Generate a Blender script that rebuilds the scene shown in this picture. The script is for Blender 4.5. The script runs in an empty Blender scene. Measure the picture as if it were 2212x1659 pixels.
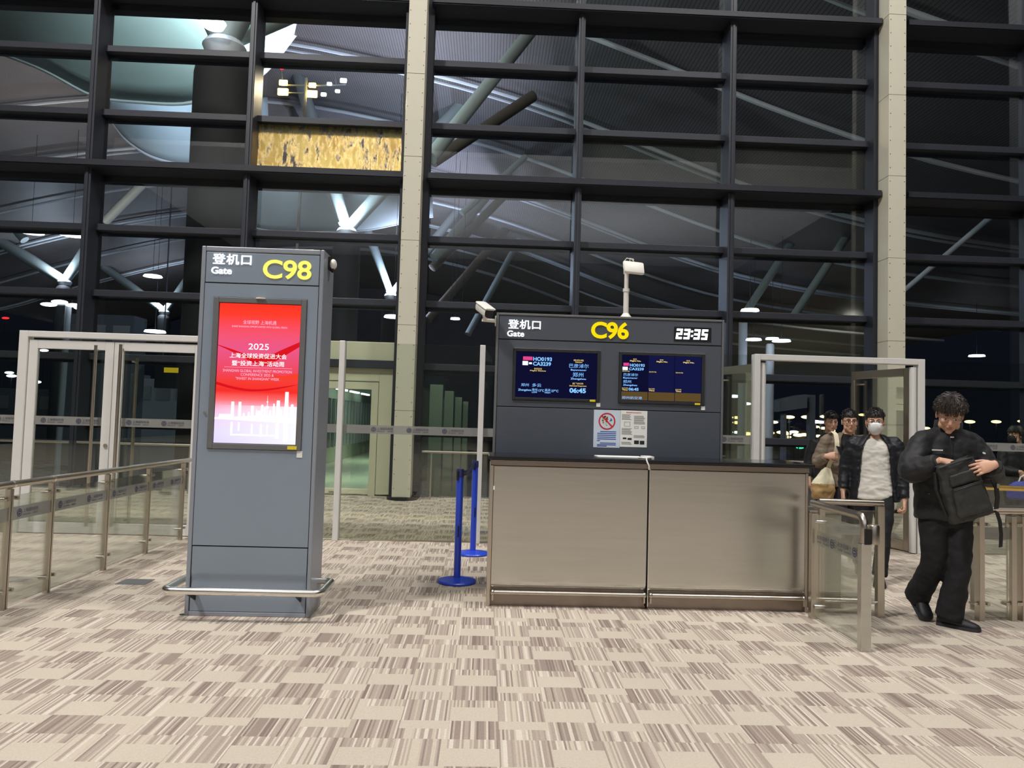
import bpy, bmesh, math, random
from mathutils import Vector, Matrix, Euler, noise

S = bpy.context.scene
COL = S.collection
R = math.radians
random.seed(7)

# ------------------------------------------------------------------ camera, world, lights, exposure
cam_d = bpy.data.cameras.new('camera')
cam_d.sensor_fit = 'HORIZONTAL'
cam_d.sensor_width = 36.0
cam_d.lens = 36.0 * 1600.0 / 2212.0
cam_d.clip_start = 0.05
cam_d.clip_end = 600.0
cam = bpy.data.objects.new('camera', cam_d)
COL.objects.link(cam)
_yaw, _pit, _rol = R(1.94), R(2.775), R(1.648)
_f = Vector((math.sin(_yaw) * math.cos(_pit), math.cos(_yaw) * math.cos(_pit), math.sin(_pit)))
_r0 = Vector((math.cos(_yaw), -math.sin(_yaw), 0))
_u0 = _r0.cross(_f)
_r = _r0 * math.cos(_rol) + _u0 * math.sin(_rol)
_u = -_r0 * math.sin(_rol) + _u0 * math.cos(_rol)
_m = Matrix((_r, _u, -_f)).transposed().to_4x4()
_m.translation = Vector((0, 0, 1.45))
cam.matrix_world = _m
S.camera = cam

w = bpy.data.worlds.new('night')
S.world = w
w.use_nodes = True
w.node_tree.nodes['Background'].inputs[0].default_value = (0.35, 0.45, 0.7, 1)
w.node_tree.nodes['Background'].inputs[1].default_value = 0.012

S.view_settings.view_transform = 'Standard'
S.view_settings.look = 'None'
S.view_settings.gamma = 1.0
S.view_settings.exposure = 0.0
S.view_settings.use_curve_mapping = False
S.cycles.transparent_max_bounces = 32
S.cycles.max_bounces = 10
S.cycles.use_denoising = True
S.cycles.sample_clamp_indirect = 6.0


def lamp(name, kind, loc, power, color=(1, 1, 1), target=None, size=1.0, **kw):
    d = bpy.data.lights.new(name, kind)
    d.energy = power
    d.color = color
    if kind == 'AREA':
        d.shape = 'DISK'
        d.size = size
    else:
        d.shadow_soft_size = size
    for k, v in kw.items():
        setattr(d, k, v)
    o = bpy.data.objects.new(name, d)
    COL.objects.link(o)
    o.location = loc
    if target is not None:
        o.rotation_euler = (Vector(target) - Vector(loc)).to_track_quat('-Z', 'Y').to_euler()
    return o


WARM = (1.0, 0.965, 0.925)
lamp('hall_light', 'AREA', (-9.8, -1.4, 19.5), 3100, WARM, (-1.0, 5.0, 0), 1.8)
lamp('hall_light', 'AREA', (1.5, -0.5, 21.0), 500, WARM, (0.5, 2.5, 0), 3.0)
lamp('hall_light', 'AREA', (9.0, 2.0, 20.0), 1600, WARM, (4.5, 6.0, 0), 2.5)
lamp('hall_light', 'AREA', (3.5, 8.0, 17.5), 160, (1.0, 0.97, 0.9), (3.0, 9.0, 0), 2.0)
lamp('hall_light', 'AREA', (-5.0, 8.6, 17.5), 110, (1.0, 0.97, 0.9), (-4.0, 10.0, 0), 2.0)
for _x in (-7.0, 7.0):  # unseen fill spots added to brighten the ceiling mirrored in the steel
    lamp('ceiling_fill', 'SPOT', (_x, -15.0, 5.0), 5200, (0.97, 0.98, 1.0), (_x, -14.5, 13.0), .3, spot_size=R(150), spot_blend=.6)
for _x in (-6.0, 4.0):  # second unseen pair, added to light the front ceiling
    lamp('ceiling_fill', 'SPOT', (_x, 1.0, 16.5), 1300, (0.98, 0.98, 1.0), (_x, 1.0, 22.0), .3, spot_size=R(150), spot_blend=.6)


# ------------------------------------------------------------------ materials
def lin(c):
    return tuple(((v / 255.0) / 12.92 if v <= 10 else ((v / 255.0 + 0.055) / 1.055) ** 2.4) for v in c)


class NT:
    def __init__(s, name):
        s.m = bpy.data.materials.new(name)
        s.m.use_nodes = True
        s.t = s.m.node_tree
        s.t.nodes.clear()
        s.out = s.n('ShaderNodeOutputMaterial')

    def n(s, typ, **kw):
        nd = s.t.nodes.new(typ)
        for k, v in kw.items():
            setattr(nd, k, v)
        return nd

    def l(s, a, b):
        s.t.links.new(a, b)

    def math(s, op, a, b=None, c=None):
        nd = s.n('ShaderNodeMath', operation=op)
        for i, v in enumerate((a, b, c)):
            if v is None:
                continue
            if isinstance(v, (int, float)):
                nd.inputs[i].default_value = v
            else:
                s.l(v, nd.inputs[i])
        return nd.outputs[0]

    def mix(s, fac, a, b):
        nd = s.n('ShaderNodeMix', data_type='RGBA')
        for sock, v in ((nd.inputs[0], fac), (nd.inputs[6], a), (nd.inputs[7], b)):
            if isinstance(v, (int, float)):
                sock.default_value = v
            elif isinstance(v, tuple):
                sock.default_value = v + (1,) if len(v) == 3 else v
            else:
                s.l(v, sock)
        return nd.outputs[2]

    def done(s, shader):
        s.l(shader, s.out.inputs[0])
        return s.m


def pbr(name, col, rough=0.5, metal=0.0, var=0.06, scale=8.0, bump=0.0, spec=0.5, sheen=0.0, stretch=None, coat=0.0, alpha=None):
    t = NT(name)
    p = t.n('ShaderNodeBsdfPrincipled')
    tc = t.n('ShaderNodeTexCoord')
    src = tc.outputs['Object']
    if stretch:
        mp = t.n('ShaderNodeMapping')
        mp.inputs['Scale'].default_value = stretch
        t.l(src, mp.inputs[0])
        src = mp.outputs[0]
    nz = t.n('ShaderNodeTexNoise')
    nz.inputs['Scale'].default_value = scale
    nz.inputs['Detail'].default_value = 4.0
    t.l(src, nz.inputs['Vector'])
    a = tuple(max(0, c * (1 - var)) for c in col)
    b = tuple(min(1, c * (1 + var)) for c in col)
    t.l(t.mix(nz.outputs[0], a, b), p.inputs['Base Color'])
    p.inputs['Roughness'].default_value = rough
    p.inputs['Metallic'].default_value = metal
    p.inputs['Specular IOR Level'].default_value = spec
    p.inputs['Sheen Weight'].default_value = sheen
    p.inputs['Coat Weight'].default_value = coat
    if bump:
        b_ = t.n('ShaderNodeBump')
        b_.inputs['Strength'].default_value = bump
        b_.inputs['Distance'].default_value = 0.02
        t.l(nz.outputs[0], b_.inputs['Height'])
        t.l(b_.outputs[0], p.inputs['Normal'])
    return t.done(p.outputs[0])


def emit(name, col, strength=1.0):
    t = NT(name)
    e = t.n('ShaderNodeEmission')
    e.inputs[0].default_value = tuple(col) + (1,)
    e.inputs[1].default_value = strength
    return t.done(e.outputs[0])


def glass(name, tint, refl=0.05, rough=0.0, haze=0.0, haze_col=(0.5, 0.5, 0.5)):
    t = NT(name)
    tr = t.n('ShaderNodeBsdfTransparent')
    tr.inputs[0].default_value = tint + (1,)
    gl = t.n('ShaderNodeBsdfGlossy')
    gl.inputs['Roughness'].default_value = rough
    gl.inputs[0].default_value = (1, 1, 1, 1)
    fr = t.n('ShaderNodeFresnel')
    fr.inputs[0].default_value = 1.45
    f = t.math('MULTIPLY', fr.outputs[0], refl / 0.034)
    f = t.math('MINIMUM', f, 0.6)
    base = tr.outputs[0]
    if haze:
        df = t.n('ShaderNodeBsdfDiffuse')
        df.inputs[0].default_value = haze_col + (1,)
        tl = t.n('ShaderNodeBsdfTranslucent')
        tl.inputs[0].default_value = haze_col + (1,)
        ad = t.n('ShaderNodeMixShader')
        ad.inputs[0].default_value = 0.6
        t.l(df.outputs[0], ad.inputs[1])
        t.l(tl.outputs[0], ad.inputs[2])
        nz = t.n('ShaderNodeTexNoise')
        nz.inputs['Scale'].default_value = 2.2
        nz.inputs['Detail'].default_value = 6.0
        hz = t.math('MULTIPLY', nz.outputs[0], haze * 2.0)
        hz = t.math('MINIMUM', hz, 0.95)
        mh = t.n('ShaderNodeMixShader')
        t.l(hz, mh.inputs[0])
        t.l(base, mh.inputs[1])
        t.l(ad.outputs[0], mh.inputs[2])
        base = mh.outputs[0]
    mx = t.n('ShaderNodeMixShader')
    t.l(f, mx.inputs[0])
    t.l(base, mx.inputs[1])
    t.l(gl.outputs[0], mx.inputs[2])
    return t.done(mx.outputs[0])


def sheer(name, col, alpha):
    """a translucent film: part see-through, part matt"""
    t = NT(name)
    tr = t.n('ShaderNodeBsdfTransparent')
    df = t.n('ShaderNodeBsdfDiffuse')
    df.inputs[0].default_value = col + (1,)
    mx = t.n('ShaderNodeMixShader')
    mx.inputs[0].default_value = alpha
    t.l(tr.outputs[0], mx.inputs[1])
    t.l(df.outputs[0], mx.inputs[2])
    return t.done(mx.outputs[0])


def carpet_material():
    t = NT('carpet')
    p = t.n('ShaderNodeBsdfPrincipled')
    g = t.n('ShaderNodeNewGeometry')
    sp = t.n('ShaderNodeSeparateXYZ')
    t.l(g.outputs['Position'], sp.inputs[0])
    T = 0.467
    ux = t.math('DIVIDE', t.math('ADD', sp.outputs[0], 100 * T + 0.13), T)
    vy = t.math('DIVIDE', t.math('ADD', sp.outputs[1], 100 * T + 0.10), T)
    u = t.math('FRACT', ux)
    v = t.math('FRACT', vy)
    left = t.math('LESS_THAN', u, 0.5)
    right = t.math('SUBTRACT', 1.0, left)

    def band(a, b):
        return t.math('MULTIPLY', t.math('GREATER_THAN', v, a), t.math('LESS_THAN', v, b))
    plain = t.math('ADD', t.math('MULTIPLY', left, band(0.0, 0.36)), t.math('MULTIPLY', right, band(0.80, 1.01)))
    dark = t.math('MULTIPLY', left, band(0.56, 1.01))
    # row index decides which yarns show
    row = t.math('GREATER_THAN', v, 0.56)
    stripe_id = t.math('FLOOR', t.math('DIVIDE', sp.outputs[0], 0.0092))
    cell = t.math('FLOOR', vy)
    cv = t.n('ShaderNodeCombineXYZ')
    t.l(stripe_id, cv.inputs[0])
    t.l(t.math('ADD', t.math('MULTIPLY', cell, 7.0), t.math('MULTIPLY', row, 3.0)), cv.inputs[1])
    wn = t.n('ShaderNodeTexWhiteNoise', noise_dimensions='2D')
    t.l(cv.outputs[0], wn.inputs['Vector'])
    rmp = t.n('ShaderNodeValToRGB')
    cr = rmp.color_ramp
    cr.interpolation = 'CONSTANT'
    cols = [(0.0, (172, 158, 146)), (0.30, (204, 192, 176)), (0.55, (182, 168, 155)), (0.72, (218, 208, 194)), (0.84, (150, 136, 127)), (0.91, (198, 186, 170))]
    cr.elements[0].position = 0.0
    cr.elements[0].color = lin(cols[0][1]) + (1,)
    cr.elements[1].position = cols[1][0]
    cr.elements[1].color = lin(cols[1][1]) + (1,)
    for pos, c in cols[2:]:
        e = cr.elements.new(pos)
        e.color = lin(c) + (1,)
    t.l(wn.outputs[0], rmp.inputs[0])
    rm2 = t.n('ShaderNodeValToRGB')
    cr = rm2.color_ramp
    cr.interpolation = 'CONSTANT'
    cols = [(0.0, (156, 141, 131)), (0.36, (176, 162, 150)), (0.62, (212, 201, 187)), (0.74, (138, 123, 115)), (0.86, (186, 173, 159))]
    cr.elements[0].position = 0.0
    cr.elements[0].color = lin(cols[0][1]) + (1,)
    cr.elements[1].position = cols[1][0]
    cr.elements[1].color = lin(cols[1][1]) + (1,)
    for pos, c in cols[2:]:
        e = cr.elements.new(pos)
        e.color = lin(c) + (1,)
    t.l(wn.outputs[0], rm2.inputs[0])
    stripes = t.mix(dark, rmp.outputs[0], rm2.outputs[0])
    base = t.mix(plain, stripes, lin((203, 192, 176)))
    nz = t.n('ShaderNodeTexNoise')
    nz.inputs['Scale'].default_value = 90.0
    nz.inputs['Detail'].default_value = 3.0
    t.l(g.outputs['Position'], nz.inputs['Vector'])
    nb = t.n('ShaderNodeTexNoise')
    nb.inputs['Scale'].default_value = 0.7
    nb.inputs['Detail'].default_value = 5.0
    t.l(g.outputs['Position'], nb.inputs['Vector'])
    k = t.math('ADD', t.math('MULTIPLY', nz.outputs[0], 0.30), t.math('MULTIPLY', nb.outputs[0], 0.26))
    k = t.math('ADD', k, 0.66)
    # tile joints
    ju = t.math('LESS_THAN', t.math('FRACT', t.math('ADD', ux, 0.5)), 0.006)
    k = t.math('MULTIPLY', k, t.math('SUBTRACT', 1.0, t.math('MULTIPLY', ju, 0.3)))
    mul = t.n('ShaderNodeMix', data_type='RGBA', blend_type='MULTIPLY')
    mul.inputs[0].default_value = 1.0
    t.l(base, mul.inputs[6])
    cc = t.n('ShaderNodeCombineColor')
    for i in range(3):
        t.l(k, cc.inputs[i])
    t.l(cc.outputs[0], mul.inputs[7])
    t.l(mul.outputs[2], p.inputs['Base Color'])
    p.inputs['Roughness'].default_value = 0.95
    p.inputs['Specular IOR Level'].default_value = 0.15
    bp = t.n('ShaderNodeBump')
    bp.inputs['Strength'].default_value = 0.4
    bp.inputs['Distance'].default_value = 0.006
    t.l(nz.outputs[0], bp.inputs['Height'])
    t.l(bp.outputs[0], p.inputs['Normal'])
    return t.done(p.outputs[0])


def corrugated_material():
    t = NT('corrugated_deck')
    p = t.n('ShaderNodeBsdfPrincipled')
    g = t.n('ShaderNodeNewGeometry')
    sp = t.n('ShaderNodeSeparateXYZ')
    t.l(g.outputs['Position'], sp.inputs[0])
    fr = t.math('FRACT', t.math('DIVIDE', t.math('ADD', sp.outputs[0], 100), 0.125))
    groove = t.math('LESS_THAN', fr, 0.22)
    nz = t.n('ShaderNodeTexNoise')
    nz.inputs['Scale'].default_value = 0.6
    nz.inputs['Detail'].default_value = 5
    t.l(g.outputs['Position'], nz.inputs['Vector'])
    c = t.mix(nz.outputs[0], lin((112, 106, 103)), lin((136, 129, 126)))
    c = t.mix(groove, c, lin((84, 79, 78)))
    t.l(c, p.inputs['Base Color'])
    p.inputs['Roughness'].default_value = 0.6
    return t.done(p.outputs[0])


def poster_material():
    t = NT('poster_screen')
    e = t.n('ShaderNodeEmission')
    tc = t.n('ShaderNodeTexCoord')
    sp = t.n('ShaderNodeSeparateXYZ')
    t.l(tc.outputs['Generated'], sp.inputs[0])
    rmp = t.n('ShaderNodeValToRGB')
    stops = [(0.0, (226, 214, 250)), (0.08, (232, 222, 252)), (0.18, (240, 214, 246)), (0.24, (250, 190, 220)), (0.31, (250, 110, 110)), (0.37, (244, 48, 40)),
             (0.44, (243, 60, 52)), (0.52, (236, 72, 96)), (0.68, (232, 88, 134)), (0.78, (242, 84, 112)), (0.92, (252, 62, 44)), (1.0, (253, 52, 36))]
    cr = rmp.color_ramp
    cr.elements[0].position = 0
    cr.elements[0].color = lin(stops[0][1]) + (1,)
    cr.elements[1].position = 1
    cr.elements[1].color = lin(stops[-1][1]) + (1,)
    for pos, c in stops[1:-1]:
        el = cr.elements.new(pos)
        el.color = lin(c) + (1,)
    t.l(sp.outputs[2], rmp.inputs[0])
    # bottom right of the picture is paler
    f = t.math('MULTIPLY', t.math('MULTIPLY', sp.outputs[0], 0.9), t.math('LESS_THAN', sp.outputs[2], 0.27))
    c = t.mix(f, rmp.outputs[0], lin((250, 250, 255)))
    t.l(c, e.inputs[0])
    e.inputs[1].default_value = 1.05
    return t.done(e.outputs[0])


def frosted_yellow():
    t = NT('dirty_frosted_pane')
    tc = t.n('ShaderNodeTexCoord')
    mp = t.n('ShaderNodeMapping')
    mp.inputs['Scale'].default_value = (7.0, 7.0, 2.2)
    t.l(tc.outputs['Object'], mp.inputs[0])
    nz = t.n('ShaderNodeTexNoise')
    nz.inputs['Scale'].default_value = 1.6
    nz.inputs['Detail'].default_value = 9
    nz.inputs['Roughness'].default_value = 0.72
    t.l(mp.outputs[0], nz.inputs['Vector'])
    rmp = t.n('ShaderNodeValToRGB')
    rmp.color_ramp.elements[0].position = 0.41
    rmp.color_ramp.elements[0].color = (0, 0, 0, 1)
    rmp.color_ramp.elements[1].position = 0.53
    rmp.color_ramp.elements[1].color = (1, 1, 1, 1)
    t.l(nz.outputs[0], rmp.inputs[0])
    tl = t.n('ShaderNodeBsdfTranslucent')
    tl.inputs[0].default_value = lin((252, 236, 190)) + (1,)
    df = t.n('ShaderNodeBsdfDiffuse')
    df.inputs[0].default_value = lin((96, 92, 90)) + (1,)
    tr = t.n('ShaderNodeBsdfTransparent')
    m1 = t.n('ShaderNodeMixShader')
    m1.inputs[0].default_value = 0.55
    t.l(tr.outputs[0], m1.inputs[1])
    t.l(df.outputs[0], m1.inputs[2])
    m2 = t.n('ShaderNodeMixShader')
    t.l(rmp.outputs[0], m2.inputs[0])
    t.l(m1.outputs[0], m2.inputs[1])
    t.l(tl.outputs[0], m2.inputs[2])
    return t.done(m2.outputs[0])


M = {}
M['carpet'] = carpet_material()
M['ceil'] = pbr('hall_ceiling', lin((196, 198, 200)), .8)
M['kiosk'] = pbr('grey_blue_paint', lin((140, 153, 168)), 0.34, 0.1, 0.04, 3.0)
M['kiosk_edge'] = pbr('grey_blue_edge_paint', lin((150, 156, 167)), 0.36, 0.2, 0.04, 3.0)
M['sign'] = pbr('slate_paint', lin((80, 86, 96)), 0.45, 0.1, 0.05, 3.0)
M['bezel'] = pbr('bezel_grey', lin((112, 113, 115)), 0.45, 0.2, 0.04)
M['bezel_dark'] = pbr('bezel_dark', lin((42, 44, 46)), 0.4, 0.0, 0.04)
M['black'] = pbr('black_plastic', lin((18, 18, 20)), 0.45, 0.0, 0.05)
M['seam'] = pbr('seam_shadow_gap', lin((14, 15, 18)), 0.9, 0.0, 0.02)
M['steel'] = pbr('brushed_steel', lin((202, 201, 195)), 0.28, 1.0, 0.07, 2.2, 0.02, stretch=(1, 1, 14))
M['steel_dark'] = pbr('kick_steel', lin((150, 139, 130)), 0.36, 1.0, 0.10, 3.0)
M['chrome'] = pbr('polished_steel', lin((232, 229, 223)), 0.26, 1.0, 0.03)
M['satin'] = pbr('satin_steel', lin((196, 188, 176)), 0.30, 1.0, 0.06, 6.0)
M['countertop'] = pbr('black_counter_stone', lin((22, 23, 26)), 0.14, 0.0, 0.15, 40.0, spec=0.6)
M['frame'] = pbr('charcoal_frame', lin((46, 49, 58)), 0.45, 0.1, 0.05)
M['frame_in'] = pbr('charcoal_frame_dark', lin((34, 37, 46)), 0.5, 0.1, 0.05)
M['column'] = pbr('beige_cladding', lin((200, 196, 178)), 0.55, 0.0, 0.03, 2.0)
M['beige'] = pbr('beige_panel', lin((205, 204, 178)), 0.5, 0.0, 0.03, 2.0)
M['alu'] = pbr('pale_aluminium', lin((222, 221, 218)), 0.42, 0.1, 0.03)
M['white'] = pbr('white_plastic', lin((232, 230, 222)), 0.45, 0.0, 0.03)
M['paper'] = pbr('white_paper', lin((236, 236, 232)), 0.8, 0.0, 0.02)
M['paper_blue'] = pbr('pale_blue_paper', lin((206, 217, 232)), 0.7, 0.0, 0.02)
M['ink_blue'] = pbr('blue_ink', lin((52, 82, 160)), 0.8, 0.0, 0.02)
M['ink_grey'] = pbr('grey_ink', lin((120, 118, 112)), 0.8, 0.0, 0.02)
M['ink_red'] = pbr('red_ink', lin((196, 40, 44)), 0.8, 0.0, 0.02)
M['ink_dark'] = pbr('dark_ink', lin((34, 34, 38)), 0.8, 0.0, 0.02)
M['ink_green'] = pbr('green_ink', lin((60, 130, 80)), 0.8, 0.0, 0.02)
M['ink_yellow'] = pbr('yellow_ink', lin((225, 190, 60)), 0.8, 0.0, 0.02)
M['blue_post'] = pbr('blue_enamel', lin((40, 74, 206)), 0.3, 0.0, 0.04, spec=0.6)
M['blue_belt'] = pbr('navy_belt', lin((26, 34, 92)), 0.7, 0.0, 0.1)
M['yellow_sticker'] = pbr('yellow_sticker', lin((236, 214, 40)), 0.6)
M['glass_rail'] = glass('railing_glass', (0.93, 0.955, 0.93), 0.035)
M['glass_part'] = glass('partition_glass', (0.88, 0.91, 0.87), 0.04)
M['glass_fac'] = glass('facade_glass', (0.90, 0.92, 0.93), 0.045)
M['glass_hazy'] = glass('hazy_facade_glass', (0.85, 0.86, 0.84), 0.04, 0.0, 0.14, lin((120, 122, 110)))
M['frosted'] = frosted_yellow()
M['band'] = sheer('frosted_band', lin((156, 156, 152)), 0.6)
M['band_ink'] = pbr('band_print', lin((60, 62, 88)), 0.8)
M['white_lit'] = emit('lit_white_letters', (1.0, 1.0, 1.0), 2.2)
M['yellow_lit'] = emit('lit_yellow_letters', lin((255, 226, 20)), 1.0)
M['yellow_pale_lit'] = emit('lit_pale_yellow_letters', lin((255, 240, 110)), 1.15)
M['clock_lit'] = emit('clock_digits', lin((238, 250, 255)), 3.0)
M['screen_navy'] = emit('screen_navy', lin((16, 17, 50)), 0.9)
M['screen_navy_dim'] = emit('screen_panel_navy', lin((20, 24, 66)), 1.0)
M['screen_brown'] = emit('screen_brown', lin((98, 78, 44)), 0.9)
M['scr_blue'] = emit('screen_blue_text', lin((130, 190, 255)), 1.25)
M['scr_yellow'] = emit('screen_yellow_text', lin((255, 222, 130)), 1.1)
M['scr_pink'] = emit('screen_pink', lin((232, 70, 140)), 1.0)
M['scr_white'] = emit('screen_white', lin((225, 235, 255)), 1.3)
M['poster'] = poster_material()
M['poster_white'] = emit('poster_white', (1, 1, 1), 1.3)
M['poster_pale'] = emit('poster_pale_pink', lin((255, 190, 220)), 1.05)
M['poster_red'] = emit('poster_red_ribbon', lin((222, 22, 34)), 1.0)
M['poster_red2'] = emit('poster_bright_ribbon', lin((248, 66, 46)), 1.0)
M['deck'] = corrugated_material()
M['rib'] = pbr('pale_rib_paint', lin((226, 232, 236)), 0.5)
M['strut'] = pbr('strut_paint', lin((150, 160, 156)), 0.5)
M['strut_brown'] = pbr('strut_brown_paint', lin((96, 86, 74)), 0.6)
M['membrane'] = pbr('pale_membrane', lin((190, 206, 206)), 0.7, 0.0, 0.10, 0.5)
M['dark_pillar'] = pbr('dark_pillar', lin((44, 43, 42)), 0.8)
M['ground'] = pbr('apron_concrete', lin((70, 72, 74)), 0.9, 0.0, 0.2, 0.4)
M['lamp_white'] = emit('lamp_white', lin((235, 245, 255)), 6.0)
M['lamp_warm'] = emit('lamp_warm', lin((255, 226, 150)), 5.0)
M['lamp_yellow'] = emit('lamp_yellow', lin((255, 206, 90)), 14.0)
M['lamp_red'] = emit('lamp_red', lin((255, 40, 40)), 2.5)
M['lamp_green'] = emit('lamp_green', lin((60, 255, 170)), 2.5)
M['bld'] = pbr('dark_building', lin((74, 80, 86)), 0.8)
M['bld_pale'] = pbr('pale_building', lin((140, 146, 150)), 0.8)
M['grn_panel'] = pbr('pale_green_panel', lin((150, 165, 145)), 0.6)


# ------------------------------------------------------------------ mesh builder
class MB:
    def __init__(s):
        s.v, s.f = [], []

    def add(s, vs, fs):
        o = len(s.v)
        s.v += [tuple(v) for v in vs]
        s.f += [tuple(i + o for i in f) for f in fs]
        return s

    def box(s, x0, x1, y0, y1, z0, z1, bev=0.0):
        if x0 > x1: x0, x1 = x1, x0
        if y0 > y1: y0, y1 = y1, y0
        if z0 > z1: z0, z1 = z1, z0
        if bev <= 0:
            vs = [(x, y, z) for z in (z0, z1) for y in (y0, y1) for x in (x0, x1)]
            return s.add(vs, [(0, 2, 3, 1), (4, 5, 7, 6), (0, 1, 5, 4), (2, 6, 7, 3), (0, 4, 6, 2), (1, 3, 7, 5)])
        bm = bmesh.new()
        bmesh.ops.create_cube(bm, size=1.0)
        for v in bm.verts:
            v.co = Vector(((x0 + x1) / 2 + v.co.x * (x1 - x0), (y0 + y1) / 2 + v.co.y * (y1 - y0), (z0 + z1) / 2 + v.co.z * (z1 - z0)))
        bmesh.ops.bevel(bm, geom=bm.edges[:], offset=bev, segments=2, affect='EDGES', profile=0.5)
        return s.bm(bm)

    def bm(s, bm, mat=None):
        bm.verts.index_update()
        vs = [(mat @ v.co if mat else v.co)[:] for v in bm.verts]
        fs = [tuple(v.index for v in f.verts) for f in bm.faces]
        bm.free()
        return s.add(vs, fs)

    def tube(s, pts, r, n=12, cap=True):
        """round tube through points; r a number or a list"""
        pts = [Vector(p) for p in pts]
        k = len(pts)
        rs = r if isinstance(r, (list, tuple)) else [r] * k
        up = None
        rings = []
        for i, p in enumerate(pts):
            d = (pts[min(i + 1, k - 1)] - pts[max(i - 1, 0)])
            if d.length < 1e-9:
                d = Vector((0, 0, 1))
            d.normalize()
            if up is None:
                a = Vector((0, 0, 1)) if abs(d.z) < 0.9 else Vector((0, 1, 0))
                up = (a - d * a.dot(d)).normalized()
            else:
                up = (up - d * up.dot(d))
                up = up.normalized() if up.length > 1e-6 else d.orthogonal().normalized()
            sd = d.cross(up)
            rings.append([p + (up * math.cos(2 * math.pi * j / n) + sd * math.sin(2 * math.pi * j / n)) * rs[i] for j in range(n)])
        return s.rings(rings, cap)

    def rings(s, rings, cap=True, closed=False):
        n = len(rings[0])
        vs = [v for rg in rings for v in rg]
        fs = []
        k = len(rings)
        for i in range(k - 1 + (1 if closed else 0)):
            a, b = i * n, ((i + 1) % k) * n
            for j in range(n):
                fs.append((a + j, a + (j + 1) % n, b + (j + 1) % n, b + j))
        if cap and not closed:
            fs.append(tuple(reversed(range(n))))
            fs.append(tuple(range((k - 1) * n, k * n)))
        return s.add(vs, fs)

    def lathe(s, prof, c=(0, 0, 0), n=32):
        cx, cy, cz = c
        return s.rings([[(cx + r * math.cos(2 * math.pi * j / n), cy + r * math.sin(2 * math.pi * j / n), cz + z) for j in range(n)] for r, z in prof])

    def cyl(s, a, b, r, n=16):
        return s.tube([a, b], r, n)

    def ell(s, c, rx, ry, rz, n=16, m=10, rot=None):
        c = Vector(c)
        vs, fs = [], []
        for i in range(1, m):
            th = math.pi * i / m
            for j in range(n):
                ph = 2 * math.pi * j / n
                vs.append(Vector((rx * math.sin(th) * math.cos(ph), ry * math.sin(th) * math.sin(ph), rz * math.cos(th))))
        vs.append(Vector((0, 0, rz)))
        vs.append(Vector((0, 0, -rz)))
        t_, b_ = len(vs) - 2, len(vs) - 1
        for i in range(m - 2):
            for j in range(n):
                fs.append((i * n + j, (i + 1) * n + j, (i + 1) * n + (j + 1) % n, i * n + (j + 1) % n))
        for j in range(n):
            fs.append((t_, j, (j + 1) % n))
            fs.append((b_, (m - 2) * n + (j + 1) % n, (m - 2) * n + j))
        if rot is not None:
            vs = [rot @ v for v in vs]
        return s.add([v + c for v in vs], fs)

    def prism(s, poly, y0, y1):
        """polygon in (x, z) pushed from y0 to y1"""
        n = len(poly)
        vs = [(x, y0, z) for x, z in poly] + [(x, y1, z) for x, z in poly]
        fs = [tuple(range(n)), tuple(reversed(range(n, 2 * n)))]
        fs += [(i, (i + 1) % n + 0, (i + 1) % n + n, i + n) for i in range(n)]
        return s.add(vs, fs)

    def mesh(s, name):
        me = bpy.data.meshes.new(name)
        me.from_pydata([tuple(v) for v in s.v], [], s.f)
        me.validate()
        bm = bmesh.new()
        bm.from_mesh(me)
        bmesh.ops.recalc_face_normals(bm, faces=bm.faces[:])
        bm.to_mesh(me)
        bm.free()
        return me

    def build(s, name, mat, parent=None, smooth=False, world=True):
        me = s.mesh(name)
        o = bpy.data.objects.new(name, me)
        COL.objects.link(o)
        return fin(o, mat, parent, smooth, world)


def root_loc(p):
    v = Vector((0, 0, 0))
    while p is not None:
        v += p.location
        p = p.parent
    return v


def fin(o, mat, parent=None, smooth=False, world=True):
    me = o.data
    for m in (mat if isinstance(mat, (list, tuple)) else [mat]):
        me.materials.append(m)
    if parent is not None:
        o.parent = parent
        if world:
            me.transform(Matrix.Translation(-root_loc(parent)))
    else:
        # put the origin at the base of the thing
        xs = [v.co for v in me.vertices]
        c = Vector(((min(v.x for v in xs) + max(v.x for v in xs)) / 2, (min(v.y for v in xs) + max(v.y for v in xs)) / 2, min(v.z for v in xs)))
        me.transform(Matrix.Translation(-c))
        o.location = c
    if smooth:
        for p in me.polygons:
            p.use_smooth = True
        try:
            me.set_sharp_from_angle(angle=R(38))
        except Exception:
            pass
    return o


def empty(name, loc, rz=0.0):
    o = bpy.data.objects.new(name, None)
    COL.objects.link(o)
    o.location = loc
    o.rotation_euler = (0, 0, rz)
    o.empty_display_size = 0.1
    return o


def tag(o, label=None, cat=None, group=None, kind=None):
    if label: o['label'] = label
    if cat: o['category'] = cat
    if group: o['group'] = group
    if kind: o['kind'] = kind
    return o


def struct(o):
    o['kind'] = 'structure'
    return o


def copy_tree(o, parent=None):
    c = o.copy()
    COL.objects.link(c)
    c.parent = parent
    for ch in list(o.children):
        copy_tree(ch, c)
    return c


# ------------------------------------------------------------------ lettering
def text_mesh(body, bold=0.0, space=1.0):
    cu = bpy.data.curves.new('txt', 'FONT')
    cu.body = body
    cu.offset = bold
    cu.space_character = space
    cu.resolution_u = 5
    o = bpy.data.objects.new('txt', cu)
    COL.objects.link(o)
    dg = bpy.context.evaluated_depsgraph_get()
    me = bpy.data.meshes.new_from_object(o.evaluated_get(dg))
    vs = [tuple(v.co) for v in me.vertices]
    fs = [tuple(p.vertices) for p in me.polygons]
    bpy.data.objects.remove(o)
    bpy.data.curves.remove(cu)
    bpy.data.meshes.remove(me)
    return vs, fs


_tc = {}


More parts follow.
